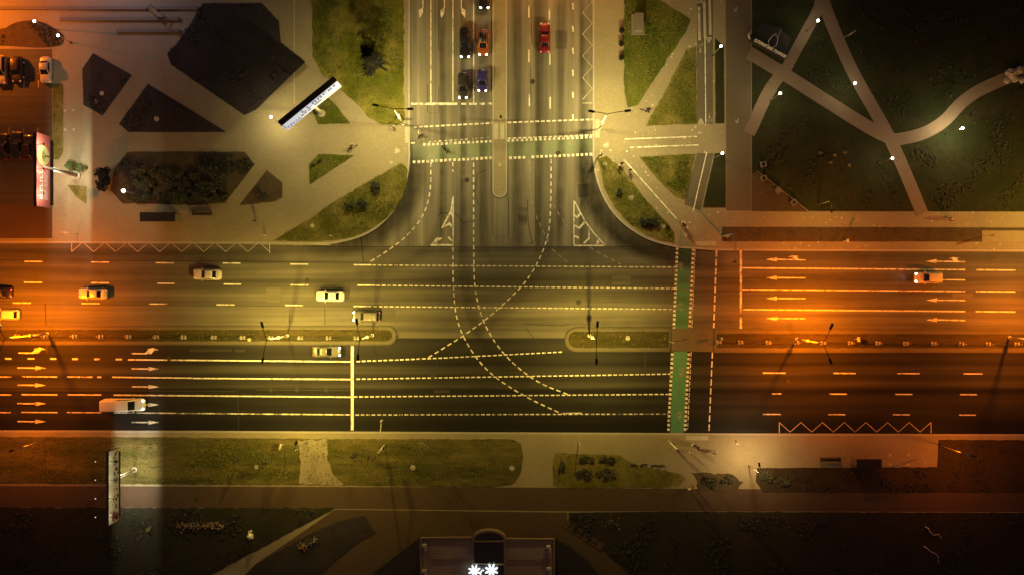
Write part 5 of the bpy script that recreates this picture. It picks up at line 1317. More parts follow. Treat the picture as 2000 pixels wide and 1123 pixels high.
# outcrop of pale stones where the curved path leaves the picture
for i, (x, y, s, l) in enumerate([(1974, 145, 0.9, 'largest pale rock heaped at the end of the curving path'), (1990, 138, 0.6, 'pale rock at the picture edge beside the curving path'), (1966, 158, 0.5, 'small pale rock at the lower side of the curving path'), (1982, 155, 0.55, 'pale rock between the others of the heap'), (1996, 157, 0.5, 'low rock at the edge of the heap')]):
    bm = bmesh.new(); bmesh.ops.create_icosphere(bm, subdivisions=3, radius=s)
    for v in bm.verts:
        n = mnoise.noise(v.co * 2.3 / s + Vector((i * 7, 0, 0))); v.co *= 1 + 0.35 * n; v.co.z *= 0.6
    o = obj('rock', bm, M['conc'], None); o.location = W(x, y, 0.25); tag(o, l, 'rock', 'rocks at the end of the curving path')
# ------------------------------------------------------------------ median fences: posts on concrete feet and a wire
def fence(xs, y0, dy, label):
    t = thing('median_fence', label, 'fence', W(xs[0], y0, 0.165))
    o0 = W(xs[0], y0, 0.165)
    bm = bmesh.new(); a, b = W(xs[0], y0) - o0, W(xs[-1], y0 + dy) - o0
    for z in (0.55, 0.95): tube(bm, [(a.x, a.y, z), (b.x, b.y, z)], 0.028, 6)
    obj('rail', bm, M['steel_dark'], t)
    first = None
    for x in xs:
        p = W(x, y0 + dy * (x - xs[0]) / (xs[-1] - xs[0])) - o0; p.z = 0
        if first is None:
            bm = bmesh.new(); box(bm, (-0.22, 0, 0.5), (0.1, 0.1, 1.0)); box(bm, (0.22, 0, 0.5), (0.1, 0.1, 1.0)); box(bm, (0, 0, 0.9), (0.34, 0.05, 0.05)); first = obj('fence_post', bm, M['steel'], t)
            bm = bmesh.new(); bev_box(bm, (-0.26, 0, 0.1), (0.34, 0.62, 0.24), r=0.04, seg=1); bev_box(bm, (0.26, 0, 0.1), (0.3, 0.56, 0.2), r=0.04, seg=1); ft = obj('post_foot', bm, M['conc'], first)
            first.location = p
        else:
            c = first.copy(); COL.objects.link(c); c.location = p; d = ft.copy(); COL.objects.link(d); d.parent = c
fence([36, 92, 148, 199, 253, 307, 360, 419, 475, 530, 588, 643, 697], 656, 4, 'wire fence on concrete feet along the median west of the junction')
fence([1403, 1445, 1499, 1554, 1606, 1660, 1714, 1768, 1822, 1876, 1928, 1984, 2040], 668, 4, 'wire fence on concrete feet along the median east of the crossing')
# ------------------------------------------------------------------ poles, signals, signs, bollards
def signal_mast(base, tip, h, label, arm_h=None, head=True):
    b = W(*base, 0.14); t = thing('traffic_light', label, 'traffic light', b, 0, 'traffic lights of the junction')
    bm = bmesh.new(); tube(bm, [(0, 0, 0), (0, 0, h)], [0.16, 0.11], 10); obj('pole', bm, M['steel_pale'], t, True)
    if tip:
        e = W(tip[0], tip[1], h) - b; e.z = h
        bm = bmesh.new(); tube(bm, [(0, 0, h - 0.7), e * 0.3 + Vector((0, 0, h * 0.7 - 0.1)), e], 0.055, 8); obj('arm', bm, M['steel_pale'], t, True)
        bm = bmesh.new(); bev_box(bm, e - Vector((0, 0, 0.35)), (0.35, 0.35, 0.95), r=0.05); hd = obj('signal_head', bm, M['steel'], t)
        for k in range(3):
            bm = bmesh.new(); bmesh.ops.create_cone(bm, cap_ends=True, segments=12, radius1=0.11, radius2=0.11, depth=0.05, matrix=Matrix.Translation(e - Vector((0.18, 0, 0.05 + 0.3 * k))) @ Matrix.Rotation(R(90), 4, 'Y')); obj('signal_lens', bm, M['tail_off'] if k == 0 else M['black'], hd)
    bm = bmesh.new(); bev_box(bm, (0.2, 0, 2.6), (0.32, 0.3, 0.9), r=0.04); hd = obj('signal_box', bm, M['steel_dark'], t)
    for k in range(3):
        bm = bmesh.new(); bmesh.ops.create_cone(bm, cap_ends=True, segments=12, radius1=0.1, radius2=0.1, depth=0.04, matrix=Matrix.Translation((0.37, 0, 2.3 + 0.29 * k)) @ Matrix.Rotation(R(90), 4, 'Y')); obj('signal_lens', bm, M['black'], hd)
    return t
signal_mast((752, 868), (745, 823), 6.0, 'traffic light mast whose arm reaches over the lanes from the southern verge')
signal_mast((1413, 462), (1437, 512), 6.0, 'traffic light mast whose arm hangs over the orange stop line')
signal_mast((785, 234), None, 3.4, 'short traffic light post at the grass corner')
signal_mast((1305, 860), None, 6.5, 'tall signal pole at the lower end of the green crossing')
signal_mast((976, 236), None, 3.0, 'short signal post on the narrow traffic island')
signal_mast((1168, 308), None, 3.2, 'short signal post at the tip of the curved lawn')
def pole(base, h, label, arm=None, name='sign_pole', cat='pole', sign=None, r=0.05, mat='steel_pale', z=0.14, group='slim poles and signs beside the road'):
    b = W(*base, z); t = thing(name, label, cat, b, 0, group)
    bm = bmesh.new(); tube(bm, [(0, 0, 0), (0, 0, h)], [r * 1.2, r], 8); obj('post', bm, M[mat], t, True)
    if arm:
        e = W(arm[0], arm[1], h) - b; e.z = h; bm = bmesh.new(); tube(bm, [(0, 0, h), e], r * 0.8, 6); obj('arm', bm, M[mat], t)
    if sign:
        sx, sy, rz, sm = sign
        bm = bmesh.new(); bev_box(bm, (0.0, 0.0, h - sy / 2), (sx, 0.05, sy), Matrix.Rotation(R(rz), 4, 'Z'), 0.015, 1); obj('sign_plate', bm, M[sm], t)
    return t
pole((1130, 862), 3.0, 'thin pole on the wide pavement above the shrub bed')
pole((556, 866), 2.6, 'white sign with a lit edge on the long verge', sign=(0.9, 0.9, 80, 'steel_pale'))


pole((1790, 896), 2.5, 'short sign beside the painted bracket bay', sign=(0.5, 0.5, 20, 'steel_pale'))
pole((1645, 472), 2.4, 'small sign in the grass strip along the orange lanes', sign=(0.5, 0.8, 90, 'steel_pale'))
pole((151, 457), 3.4, 'leaning sign at the kerb below the red billboard', arm=(129, 458), sign=(1.4, 0.4, 0, 'steel_pale'))
pole((1667, 661), 2.2, 'white blade sign in the orange median', sign=(0.75, 0.9, 95, 'steel_pale'), z=0.165)
pole((1921, 462), 2.8, 'sign at the corner of the orange bus bay', sign=(0.3, 1.0, 90, 'steel_pale'))
pole((1314, 668), 1.6, 'bent white post at the corner of the crossing refuge', arm=(1306, 667), z=0.05)
pole((1405, 660), 2.0, 'white sign at the start of the eastern median', sign=(0.5, 0.9, 90, 'steel_pale'), z=0.165)
pole((692, 884), 3.2, 'thin wire pole on the verge east of the sandy patch', arm=(700, 888), mat='steel_dark')
pole((1657, 71), 2.6, 'little hooked post beside the park path', arm=(1648, 74))
pole((775, 657), 1.2, 'low post at the rounded median tip', mat='steel_dark', z=0.165)
def bollard(px, py, label, h=0.9):
    t = thing('bollard', label, 'bollard', W(px, py, 0.13), 0, 'short pale bollards')
    bm = bmesh.new(); tube(bm, [(0, 0, 0), (0, 0, h)], [0.1, 0.085], 10); obj('post', bm, M['steel_pale'], t, True)
    bm = bmesh.new(); ball(bm, (0, 0, h), 0.09, 10, 6, (1, 1, 0.6)); obj('top', bm, M['steel_pale'], t, True)
    bm = bmesh.new(); disc(bm, (0, 0), 0.18, 0, 0.05, 12); obj('foot', bm, M['steel'], t)
for x, y, l in [(518, 460, 'pale bollard by the tip of the corner lawn near the zigzag line'), (647, 461, 'pale bollard on the kerb side of the corner lawn'), (333, 57, 'pale bollard at the end of the terrace shadow bars'), (1440, 865, 'pale bollard on the glowing pavement'), (1420, 463, 'pale bollard beside the traffic light mast over the orange lanes')]:
    bollard(x, y, l)
def cover(px, py, r, label, z=0.172, mat='conc'):
    t = thing('manhole_cover', label, 'manhole cover', W(px, py, z), 0, 'round concrete manhole rings in grass and paving')
    bm = bmesh.new(); disc(bm, (0, 0), r, -0.1, 0.05, 24); obj('ring', bm, M[mat], t)
    bm = bmesh.new(); disc(bm, (0, 0), r * 0.72, 0.04, 0.064, 20); obj('lid', bm, M['plate'], t)
for x, y, r, l in [(1182, 321, 0.34, 'round manhole ring at the upper tip of the curved lawn'), (1233, 387, 0.45, 'round manhole ring in the middle of the curved lawn'), (1296, 442, 0.32, 'round manhole ring at the lower tip of the curved lawn'),
                   (610, 441, 0.33, 'round manhole ring on the dry corner lawn'), (806, 913, 0.45, 'round manhole ring on the verge by the young pale tree'), (1000, 914, 0.42, 'round manhole ring at the rounded end of the verge'),
                   (501, 912, 0.4, 'round manhole ring on the verge beside the speckled tree'), (1226, 660, 0.38, 'round manhole ring on the short median'), (199, 183, 0.36, 'pale manhole ring on the dark lawn, the upper of its pair'),
                   (189, 199, 0.36, 'pale manhole ring on the dark lawn, the lower of its pair'), (306, 233, 0.42, 'pale manhole ring on the dark triangular lawn'), (487, 663, 0.3, 'round manhole ring on the median among the fence posts')]:
    cover(x, y, r, l)
cover(976, 322, 0.3, 'round pale manhole ring on the narrow traffic island', 0.125); cover(764, 318, 0.28, 'round manhole ring in the pavement by the junction curve', 0.125)
for x, y, l in [(912, 352, 'iron cover in the lane left of the traffic island tip'), (1090, 300, 'iron cover by the lower square markings of the side road'), (600, 548, 'iron cover between the lane dashes near the bright white sedan'), (1130, 590, 'iron cover in the lanes above the short median'), (1600, 655, 'iron cover by the kerb of the orange median'), (845, 735, 'iron cover in the lanes past the stop line'), (1040, 160, 'iron cover in the lane behind the dark red car'), (330, 700, 'iron cover beside the bent turn arrow'), (1540, 745, 'iron cover among the dim lanes beyond the green crossing')]:
    t = thing('manhole_cover', l, 'manhole cover', W(x, y, 0.0), 0, 'iron covers in the road')
    bm = bmesh.new(); disc(bm, (0, 0), 0.42, -0.05, 0.0065, 22); obj('rim', bm, M['tar'], t)
    bm = bmesh.new(); disc(bm, (0, 0), 0.33, -0.02, 0.0105, 20); obj('lid', bm, M['iron'], t)
# planters on the slanting wire in the park
tp = thing('wire_fence', 'single wire strung slantwise along the edge of the park lawn', 'fence', W(1478, 336, 0.17))
bm = bmesh.new(); o0 = W(1478, 336); tube(bm, [(0, 0, 0.5), (W(1577, 414) - o0).xy.to_3d() + Vector((0, 0, 0.5))], 0.025, 5); obj('wire', bm, M['steel'], tp)
for u in (0, 0.33, 0.66, 1):
    q = (W(1478 + 99 * u, 336 + 78 * u) - o0); bm = bmesh.new(); tube(bm, [(q.x, q.y, 0), (q.x, q.y, 0.55)], 0.04, 6); obj('post', bm, M['steel'], tp)
for i, (x, y, rz, l) in enumerate([(1491, 349, 20, 'stone tub at the upper end of the slanting wire'), (1519, 373, 35, 'solid pale stone block halfway along the slanting wire'), (1549, 396, 40, 'stone tub at the lower end of the slanting wire'), (1490, 322, 10, 'dim stone ring above the slanting wire')]):
    t = thing('planter', l, 'planter', W(x, y, 0.17), R(rz), 'stone tubs along the slanting wire')
    bm = bmesh.new()
    for k, (cx, cy, sx, sy) in enumerate([(0, 0.36, 0.9, 0.16), (0, -0.36, 0.9, 0.16), (0.37, 0, 0.16, 0.56), (-0.37, 0, 0.16, 0.56)]): bev_box(bm, (cx, cy, 0.28), (sx, sy, 0.5 + 0.004 * k), r=0.03, seg=1)
    obj('tub', bm, M['conc_dk'], t)
    bm = bmesh.new(); box(bm, (0, 0, 0.2 if i != 1 else 0.42), (0.6, 0.6, 0.2)); obj('soil', bm, M['bark' if i != 1 else 'conc_dk'], t)
# ------------------------------------------------------------------ bus stops, benches, bins
def shelter(px, py, L, D, label, rz=0):
    t = thing('bus_shelter', label, 'bus shelter', W(px, py, 0.13), rz, 'dark roofed bus shelters'); h = 2.5
    bm = bmesh.new(); bev_box(bm, (0, 0, h), (L, D, 0.14), r=0.05); obj('roof', bm, M['roof_dk'], t)
    bm = bmesh.new()
    for x in (-L / 2 + 0.2, 0, L / 2 - 0.2):
        tube(bm, [(x, D / 2 - 0.12, 0), (x, D / 2 - 0.12, h)], 0.05, 6)
    obj('frame', bm, M['steel_dark'], t)
    bm = bmesh.new(); box(bm, (0, D / 2 - 0.06, 1.3), (L - 0.5, 0.03, 1.9)); obj('back_pane', bm, M['glass'], t)
    bm = bmesh.new(); bev_box(bm, (L / 2 - 0.1, -0.1, 1.35), (0.1, D - 0.45, 1.9), r=0.03); obj('end_panel', bm, M['conc_dk'], t)
    bm = bmesh.new(); bev_box(bm, (-0.4, D / 2 - 0.45, 0.46), (L * 0.6, 0.4, 0.07), r=0.02); sb = obj('bench_seat', bm, M['bark'], t)
    for x in (-0.4 - L * 0.25, -0.4 + L * 0.25):
        bm = bmesh.new(); box(bm, (x, D / 2 - 0.45, 0.21), (0.07, 0.34, 0.42)); obj('bench_leg', bm, M['steel_dark'], sb)
    return t
shelter(322, 427, 5.6, 1.5, 'dark roofed bus shelter between the hedge and the zigzag line')
shelter(1683, 898, 4.0, 1.5, 'dark roofed bus shelter on the orange pavement by the dark lawn', R(180))
def stop_stand(px, py, L, label):
    t = thing('bench', label, 'bench', W(px, py, 0.13), 0, 'long dark benches by the bus shelters')
    bm = bmesh.new(); 
    for k in range(4): bev_box(bm, (0, -0.24 + 0.14 * k, 0.46), (L, 0.12, 0.05), r=0.015, seg=1)
    obj('seat', bm, M['steel_dark'], t)
    bm = bmesh.new()
    for k in range(3): bev_box(bm, (0, 0.34 + 0.03 * k, 0.58 + 0.14 * k), (L, 0.04, 0.11), r=0.012, seg=1)
    obj('backrest', bm, M['steel_dark'], t)
    for x in (-L / 2 + 0.15, L / 2 - 0.15):
        for y in (-0.25, 0.28):
            bm = bmesh.new(); box(bm, (x, y, 0.215), (0.08, 0.08, 0.43)); obj('leg', bm, M['steel_dark'], t)
        bm = bmesh.new(); bev_box(bm, (x, 0.0, 0.66), (0.07, 0.6, 0.05), r=0.015, seg=1); obj('armrest', bm, M['steel_dark'], t)
    return t
stop_stand(397, 418, 3.2, 'long dark bench beside the shelter under the hedge'); stop_stand(1620, 896, 3.3, 'long dark bench on the orange pavement near the shelter')
for x, y, l in [(1214, 62, 'uppermost of three dark tubs along the lawn edge'), (1213, 88, 'middle of three dark tubs along the lawn edge'), (1213, 115, 'lowest of three dark tubs along the lawn edge')]:
    t = thing('planter_tub', l, 'tub', W(x, y, 0.125), 0, 'dark round tubs at the lawn edge')
    bm = bmesh.new(); bmesh.ops.create_cone(bm, cap_ends=True, segments=14, radius1=0.36, radius2=0.44, depth=0.7, matrix=Matrix.Translation((0, 0, 0.35))); obj('tub', bm, M['steel_dark'], t)
    bm = bmesh.new(); rr = random.Random(x + y); leaf_cloud(bm, 90, lambda r: (r.gauss(0, 0.22), r.gauss(0, 0.22), r.uniform(0.65, 1.0)), 0.12, int(x + y)); obj('foliage', bm, M['leaf_pine'], t, normals=False)
# cabinet in the lawn
t = thing('utility_cabinet', 'pale oblong cabinet with a dark rim standing on the streaked lawn', 'cabinet', W(1246, 49, 0.15))
bm = bmesh.new(); bev_box(bm, (0, 0, 0.12), (2.2, 3.4, 0.28), r=0.05); obj('plinth', bm, M['conc_dk'], t)
bm = bmesh.new(); bev_box(bm, (0, 0, 0.8), (1.2, 2.7, 1.2), r=0.06); bx = obj('body', bm, M['conc_dk'], t)
bm = bmesh.new(); bev_box(bm, (0, 0, 1.44), (1.35, 2.85, 0.1), r=0.04); obj('lid', bm, M['conc_dk'], t)
for y in (-0.62, 0.62):
    bm = bmesh.new(); bev_box(bm, (0.62, y, 0.75), (0.04, 1.1, 0.9), r=0.01, seg=1); obj('door', bm, M['steel'], bx)
# black sign frame at the top terrace
t = thing('easel_sign', 'black folding sign with a white panel on the terrace shadow bars', 'sign', W(301, 22, 0.5), R(-40))
bm = bmesh.new()
for y in (-0.4, 0.4): tube(bm, [(-0.7, y, 0), (0.0, y, 1.9), (0.7, y, 0)], 0.06, 6)
tube(bm, [(0, -0.45, 1.9), (0, 0.45, 1.9)], 0.06, 6); obj('frame', bm, M['black'], t)
bm = bmesh.new(); bev_box(bm, (0.38, 0, 0.95), (0.05, 0.8, 1.1), Matrix.Rotation(R(-20), 4, 'Y'), 0.02, 1); obj('panel', bm, M['steel_pale'], t)

# ------------------------------------------------------------------ lettered park sign
t = thing('park_sign', 'dark low monument with pale Cyrillic letters at the park corner', 'sign', W(1497, 90, 0.13), 0)
o0 = W(1497, 90, 0.13)
def PL(px, py, z=0.13): v = W(px, py, z) - o0; return v
bm = bmesh.new(); prism_w(bm, [PL(1466, 70).xy, PL(1487, 48).xy, PL(1520, 58).xy, PL(1542, 78).xy, PL(1530, 119).xy, PL(1462, 82).xy], 0, 0.6); obj('plinth', bm, M['roof_dk'], t)
bm = bmesh.new(); a, b = PL(1462, 80).xy, PL(1531, 118).xy; ribbon_pts(bm, [a, b], 0.35, 0.0, 1.15); obj('sign_wall', bm, M['roof_dk'], t)
me = text_mesh('ОЛИМПИК ПАРКИ', 0.92, 0.012, 0.05)
CRM = simple('sign_letters', (0.8, 0.7, 0.5), 0.5, emit=0.1, ecol=(1, 0.82, 0.5), var=0.05)
lt = link_mesh('lettering', me, CRM, t)
d = (b - a).normalized(); ang = math.atan2(d.y, d.x)
mid = a.lerp(b, 0.53); n = Vector((d.y, -d.x))
w_ = lt.dimensions.x or 7
xs_ = [v.co.x for v in me.vertices]; wd = max(xs_) - min(xs_)
k = (b - a).length * 0.86 / wd
lt.scale = (k, k * 1.0, 1); lt.rotation_euler = (R(26), 0, ang); lt.location = Vector((mid.x + n.x * 0.1, mid.y + n.y * 0.1, 1.45))
bm = bmesh.new(); tube(bm, [(PL(1463, 66).x, PL(1463, 66).y, 0.9), (PL(1459, 73).x, PL(1459, 73).y, 0.9), (PL(1461, 80).x, PL(1461, 80).y, 0.9), (PL(1466, 79).x, PL(1466, 79).y, 0.9)], [0.12, 0.2, 0.2, 0.1], 8); obj('scroll', bm, M['conc'], t, True)
t2 = thing('wire_sculpture', 'thin metal outline sculpture standing on the lettered monument', 'sculpture', W(1503, 96, 0.73))
o1 = W(1503, 96, 0.73)
def QL(px, py, z): v = W(px, py, z) - o1; v.z = z - 0.73; return v
bm = bmesh.new()
for c in [[(1503, 97, 0.75), (1501, 80, 1.6), (1511, 69, 2.6), (1517, 66, 3.0)], [(1503, 97, 0.75), (1516, 90, 1.6), (1519, 82, 2.2), (1519, 74, 2.6), (1526, 57, 3.4)], [(1514, 69, 2.6), (1519, 73, 2.6)]]:
    tube(bm, [QL(*p) for p in c], 0.045, 6)
obj('outline', bm, M['steel_pale'], t2, True)

# ------------------------------------------------------------------ the entrance building at the lower edge
t = thing('entrance_building', 'low building with an arched glass bay and glowing flower emblems on its roof', 'building', W(952, 1090, 0.13))
o0 = W(952, 1090, 0.13); ZB = 5.0
def BL(px, py, z=ZB): v = W(px, py, z) - o0; v.z = z - 0.13; return v
def bpart(nm, px, z0, z1, mat, parent=None):
    bm = bmesh.new(); prism_w(bm, [BL(x, y, z1).xy for x, y in px], z0, z1 - 0.13); return obj(nm, bm, M[mat], parent or t)
main = bpart('wall', [(838, 1082), (1066, 1082), (1066, 1300), (838, 1300)], 0, ZB - 0.4, 'conc_dk')
rf = bpart('roof', [(823, 1052), (1081, 1055), (1081, 1300), (823, 1300)], ZB - 0.55, ZB + 0.03, 'roof_tan')
def trim(nm, pts, w, z0, z1, mat='trim', parent=None):
    bm = bmesh.new(); ribbon_pts(bm, [BL(x, y, z1).xy for x, y in pts], w, z0, z1 - 0.13); return obj(nm, bm, M[mat], parent or rf)
trim('parapet', [(921, 1050.5), (821.5, 1050.5), (821.5, 1300)], 0.3, ZB - 0.3, ZB + 0.25); trim('parapet', [(988, 1053), (1082.5, 1053), (1082.5, 1300)], 0.3, ZB - 0.3, ZB + 0.25)
for y in (1091, 1095, 1099):
    trim('roof_seam', [(845, y), (918, y)], 0.16, ZB - 0.12, ZB + 0.08 + 0.004 * (y % 3)); trim('roof_seam', [(991, y + 1), (1076, y + 1)], 0.16, ZB - 0.12, ZB + 0.08 + 0.004 * (y % 3))
bay = [(922, 1300), (922, 1054)] + [(955 + 33 * math.cos(R(a)), 1054 - 19 * math.sin(R(a))) for a in range(170, 0, -12)] + [(988, 1054), (988, 1300)]
bb = bpart('arched_bay', bay, ZB - 0.4, ZB + 0.7, 'trim')
inner = [(926, 1300), (926, 1055)] + [(955 + 29 * math.cos(R(a)), 1055 - 16 * math.sin(R(a))) for a in range(170, 0, -12)] + [(984, 1055), (984, 1300)]
bpart('glass_roof', inner, ZB + 0.4, ZB + 0.74, 'glass', bb)
trim('bay_beam', [(926, 1057), (984, 1057)], 0.16, ZB + 0.5, ZB + 0.88, 'trim', bb); trim('bay_beam', [(926, 1101), (984, 1102)], 0.16, ZB + 0.5, ZB + 0.88, 'steel', bb)
for x, y in ((828, 1066), (1071, 1069), (828, 1116), (1072, 1112)):
    q = BL(x, y, ZB + 0.6); bm = bmesh.new(); bev_box(bm, (q.x, q.y, ZB + 0.15), (0.7, 0.45, 0.6), r=0.06); bev_box(bm, (q.x + 0.2, q.y - 0.6, ZB + 0.1), (0.45, 0.5, 0.45), r=0.06); obj('roof_vent', bm, M['steel'], rf)
for s, pts in ((-1, [(818, 1050), (818, 1300), (640, 1300), (735, 1114), (790, 1072)]), (1, [(1087, 1053), (1110, 1066), (1150, 1098), (1180, 1140), (1180, 1300), (1087, 1300)])):
    bpart('sunken_court_roof', pts, 0, 1.2, 'roof_dk')
def flower_sign(px, py, r, label_):
    q = BL(px, py, ZB + 1.1); bm = bmesh.new(); zc = ZB + 0.97
    for k in range(8):
        a = 2 * math.pi * k / 8 + 0.39; n = 9
        vs = []
        for j in range(n * 2):
            u = j / (n * 2) * 2 * math.pi; lx = r * (0.62 + 0.4 * math.cos(u)); ly = r * 0.15 * math.sin(u)
            vs.append((q.x + lx * math.cos(a) - ly * math.sin(a), q.y + lx * math.sin(a) + ly * math.cos(a)))
        lo = [bm.verts.new((x, y, zc + 0.003 * k)) for x, y in vs]; hi = [bm.verts.new((x, y, zc + 0.08 + 0.003 * k)) for x, y in vs]
        bm.faces.new(hi)
        for j in range(n * 2): bm.faces.new((lo[j], lo[(j + 1) % (n * 2)], hi[(j + 1) % (n * 2)], hi[j]))
    disc(bm, (q.x, q.y), r * 0.34, zc, zc + 0.11, 16)
    return obj('flower_emblem', bm, M['flower_led'], bb)
flower_sign(926.5, 1114, 0.98, ''); flower_sign(960, 1113, 1.05, '')
q = BL(943, 1122, ZB + 1.1); bm = bmesh.new()
ribbon_pts(bm, [(q.x + 0.35 * math.cos(R(a)), q.y + 0.75 * math.sin(R(a))) for a in range(60, 301, 20)], 0.16, ZB + 0.97, ZB + 1.05); obj('letter_emblem', bm, M['flower_led'], bb)
lamp_light('emblem_glow', o0 + Vector((BL(943, 1117).x, BL(943, 1117).y, ZB + 2.0)), (0.75, 0.95, 1.0), 18, None, 0.0, 0.8, 170, 1.0)
# pale shrine like object on the dark lawn
t = thing('garden_lantern', 'pale angular lantern block on a post on the dark lawn', 'lantern', W(493, 1043, 0.16), R(20))
bm = bmesh.new(); tube(bm, [(0, 0, 0), (0, 0, 1.0)], 0.14, 8); obj('post', bm, M['conc'], t)
bm = bmesh.new(); bmesh.ops.create_cone(bm, cap_ends=True, segments=5, radius1=0.62, radius2=0.2, depth=0.5, matrix=Matrix.Translation((0, 0, 1.25))); obj('cap', bm, M['steel_pale'], t)
bm = bmesh.new(); bev_box(bm, (-0.05, 0.6, 0.35), (0.5, 0.4, 0.6), r=0.05); obj('step', bm, M['conc'], t)

# ------------------------------------------------------------------ grass blades on the lit lawns
def grass(regions, n, seed):
    bm = bmesh.new(); r = random.Random(seed)
    from mathutils.geometry import intersect_point_tri_2d
    for pts, k in regions:
        P = [W(*p).xy for p in pts]
        x0, x1 = min(p.x for p in P), max(p.x for p in P); y0, y1 = min(p.y for p in P), max(p.y for p in P)
        def inside(x, y):
            c = False; j = len(P) - 1
            for i in range(len(P)):
                if (P[i].y > y) != (P[j].y > y) and x < (P[j].x - P[i].x) * (y - P[i].y) / (P[j].y - P[i].y) + P[i].x: c = not c
                j = i
            return c
        cnt = 0; tries = 0
        while cnt < k and tries < k * 6:
            tries += 1; x, y = r.uniform(x0, x1), r.uniform(y0, y1)
            if not inside(x, y): continue
            if mnoise.noise(Vector((x * 0.35, y * 0.35, 1.7))) < r.uniform(-0.5, 0.35): continue
            cnt += 1; a = r.uniform(0, 6.283); h = r.uniform(0.08, 0.3); w = r.uniform(0.03, 0.07)
            dx, dy = math.cos(a), math.sin(a); l = r.uniform(0.08, 0.32); b = r.uniform(-0.6, 0.6)
            bm.faces.new([bm.verts.new((x - dy * w, y + dx * w, 0.165)), bm.verts.new((x + dy * w, y - dx * w, 0.165)), bm.verts.new((x + dx * l, y + dy * l, 0.165 + h))])
    o = obj('grass', bm, M['blade'], normals=False); return tag(o, 'rough tufts of lit yellow green grass on the lawns around the junction', 'grass', None, 'stuff')
M['blade'] = lawn_mat('grass_blade', (0.1, 0.125, 0.016), (0.22, 0.2, 0.06), (0.06, 0.065, 0.02), drybias=0.53)
grass([([(612, -10), (786, -10), (789, 236), (742, 240), (690, 190), (640, 145), (614, 110)], 9000), (seg, 4500), ([(1172, 316), (1186, 308), (1262, 394), (1312, 450), (1312, 470), (1230, 436), (1182, 368)], 3500),
       ([(1262, 246), (1293, 194), (1345, 100), (1358, 94), (1358, 242)], 3500), ([(1220, 5), (1284, 5), (1345, 42), (1240, 206), (1226, 208)], 4000), ([(1252, 308), (1354, 303), (1338, 388), (1290, 352)], 2600),
       ([(20, 856), (1000, 860), (1018, 890), (990, 944), (20, 940)], 7000), ([(612, 217), (640, 195), (682, 240), (624, 242)], 800), ([(624, 304), (688, 305), (608, 356)], 700), ([(0, 644), (752, 646), (752, 665), (0, 665)], 500), ([(1112, 650), (1300, 650), (1300, 678), (1112, 678)], 250)], 0, 3)

def seg_dist(p, a, b):
    d = b - a; t = max(0.0, min(1.0, (p - a).dot(d) / max(1e-9, d.length_squared))); return (p - a - d * t).length
def ground_cover(name, label, regions, mat, seed, size=0.24, hmax=0.22):
    bm = bmesh.new(); r = random.Random(seed)
    for px, k in regions:
        P = [W(*p).xy for p in px]; x0, x1 = min(p.x for p in P), max(p.x for p in P); y0, y1 = min(p.y for p in P), max(p.y for p in P)
        for _ in range(k * 3):
            if k <= 0: break
            x, y = r.uniform(x0, x1), r.uniform(y0, y1); c = False; j = len(P) - 1
            for i in range(len(P)):
                if (P[i].y > y) != (P[j].y > y) and x < (P[j].x - P[i].x) * (y - P[i].y) / (P[j].y - P[i].y) + P[i].x: c = not c
                j = i
            if not c or mnoise.noise(Vector((x * 0.22, y * 0.22, seed))) < r.uniform(0.02, 0.34): continue
            q2 = Vector((x, y))
            if any((q2 - A).length < w2 / 2 + 1.0 for P2, w2 in PARK_PATHS for A in P2) or any(seg_dist(q2, A, B) < w2 / 2 + 0.3 for P2, w2 in PARK_PATHS for A, B in zip(P2, P2[1:])): continue
            k -= 1; a = r.uniform(0, 6.283); q = size * r.uniform(0.4, 1.4); u = Vector((math.cos(a), math.sin(a), r.uniform(-0.5, 0.5))) * q; v = Vector((-math.sin(a), math.cos(a), r.uniform(-0.4, 0.4))) * q * 0.5
            p = Vector((x, y, 0.2 + r.random() * hmax)); bm.faces.new([bm.verts.new(p - u), bm.verts.new(p + v), bm.verts.new(p + u), bm.verts.new(p - v)])
    return tag(obj(name, bm, M[mat], normals=False), label, 'plants', None, 'stuff')
ground_cover('ground_cover', 'low dark leafy plants covering the unlit beds and lawns', [([(396, 10), (510, 10), (543, 44), (547, 86), (594, 122), (498, 214), (478, 223), (338, 127), (330, 106)], 1500), ([(183, 108), (255, 148), (200, 224), (166, 204), (165, 137)], 450), ([(290, 168), (438, 257), (252, 257), (236, 243)], 500),
   ([(252, 300), (476, 299), (495, 322), (440, 394), (382, 398), (242, 395), (219, 372), (229, 330)], 1600), ([(523, 336), (550, 359), (550, 384), (474, 400)], 350), ([(0, 992), (540, 994), (640, 994), (480, 1082), (378, 1140), (0, 1140)], 2600), ([(1114, 1003), (2000, 1006), (2000, 1130), (1250, 1130), (1180, 1072), (1114, 1030)], 3200), ([(1482, 915), (1828, 914), (1834, 862), (2000, 864), (2000, 960), (1492, 958)], 1500), ([(5, 66), (34, 46), (78, 43), (122, 68), (118, 90), (70, 93), (5, 88)], 350)], 'leaf_cover', 7)
ground_cover('ground_cover', 'scattered grass clumps on the dark park lawn', [([(1470, 110), (1530, 150), (1500, 190), (1470, 240)], 200), ([(1560, 110), (1600, 45), (1690, 240), (1540, 146)], 700), ([(1640, 5), (2000, 5), (2000, 128), (1870, 200), (1800, 256), (1745, 262)], 1100), ([(1472, 260), (1510, 180), (1530, 152), (1730, 276), (1785, 412), (1580, 412), (1475, 330)], 1300), ([(1775, 280), (1850, 250), (1915, 190), (2000, 155), (2000, 412), (1812, 412), (1775, 330)], 1100)], 'leaf_park', 9, 0.26)
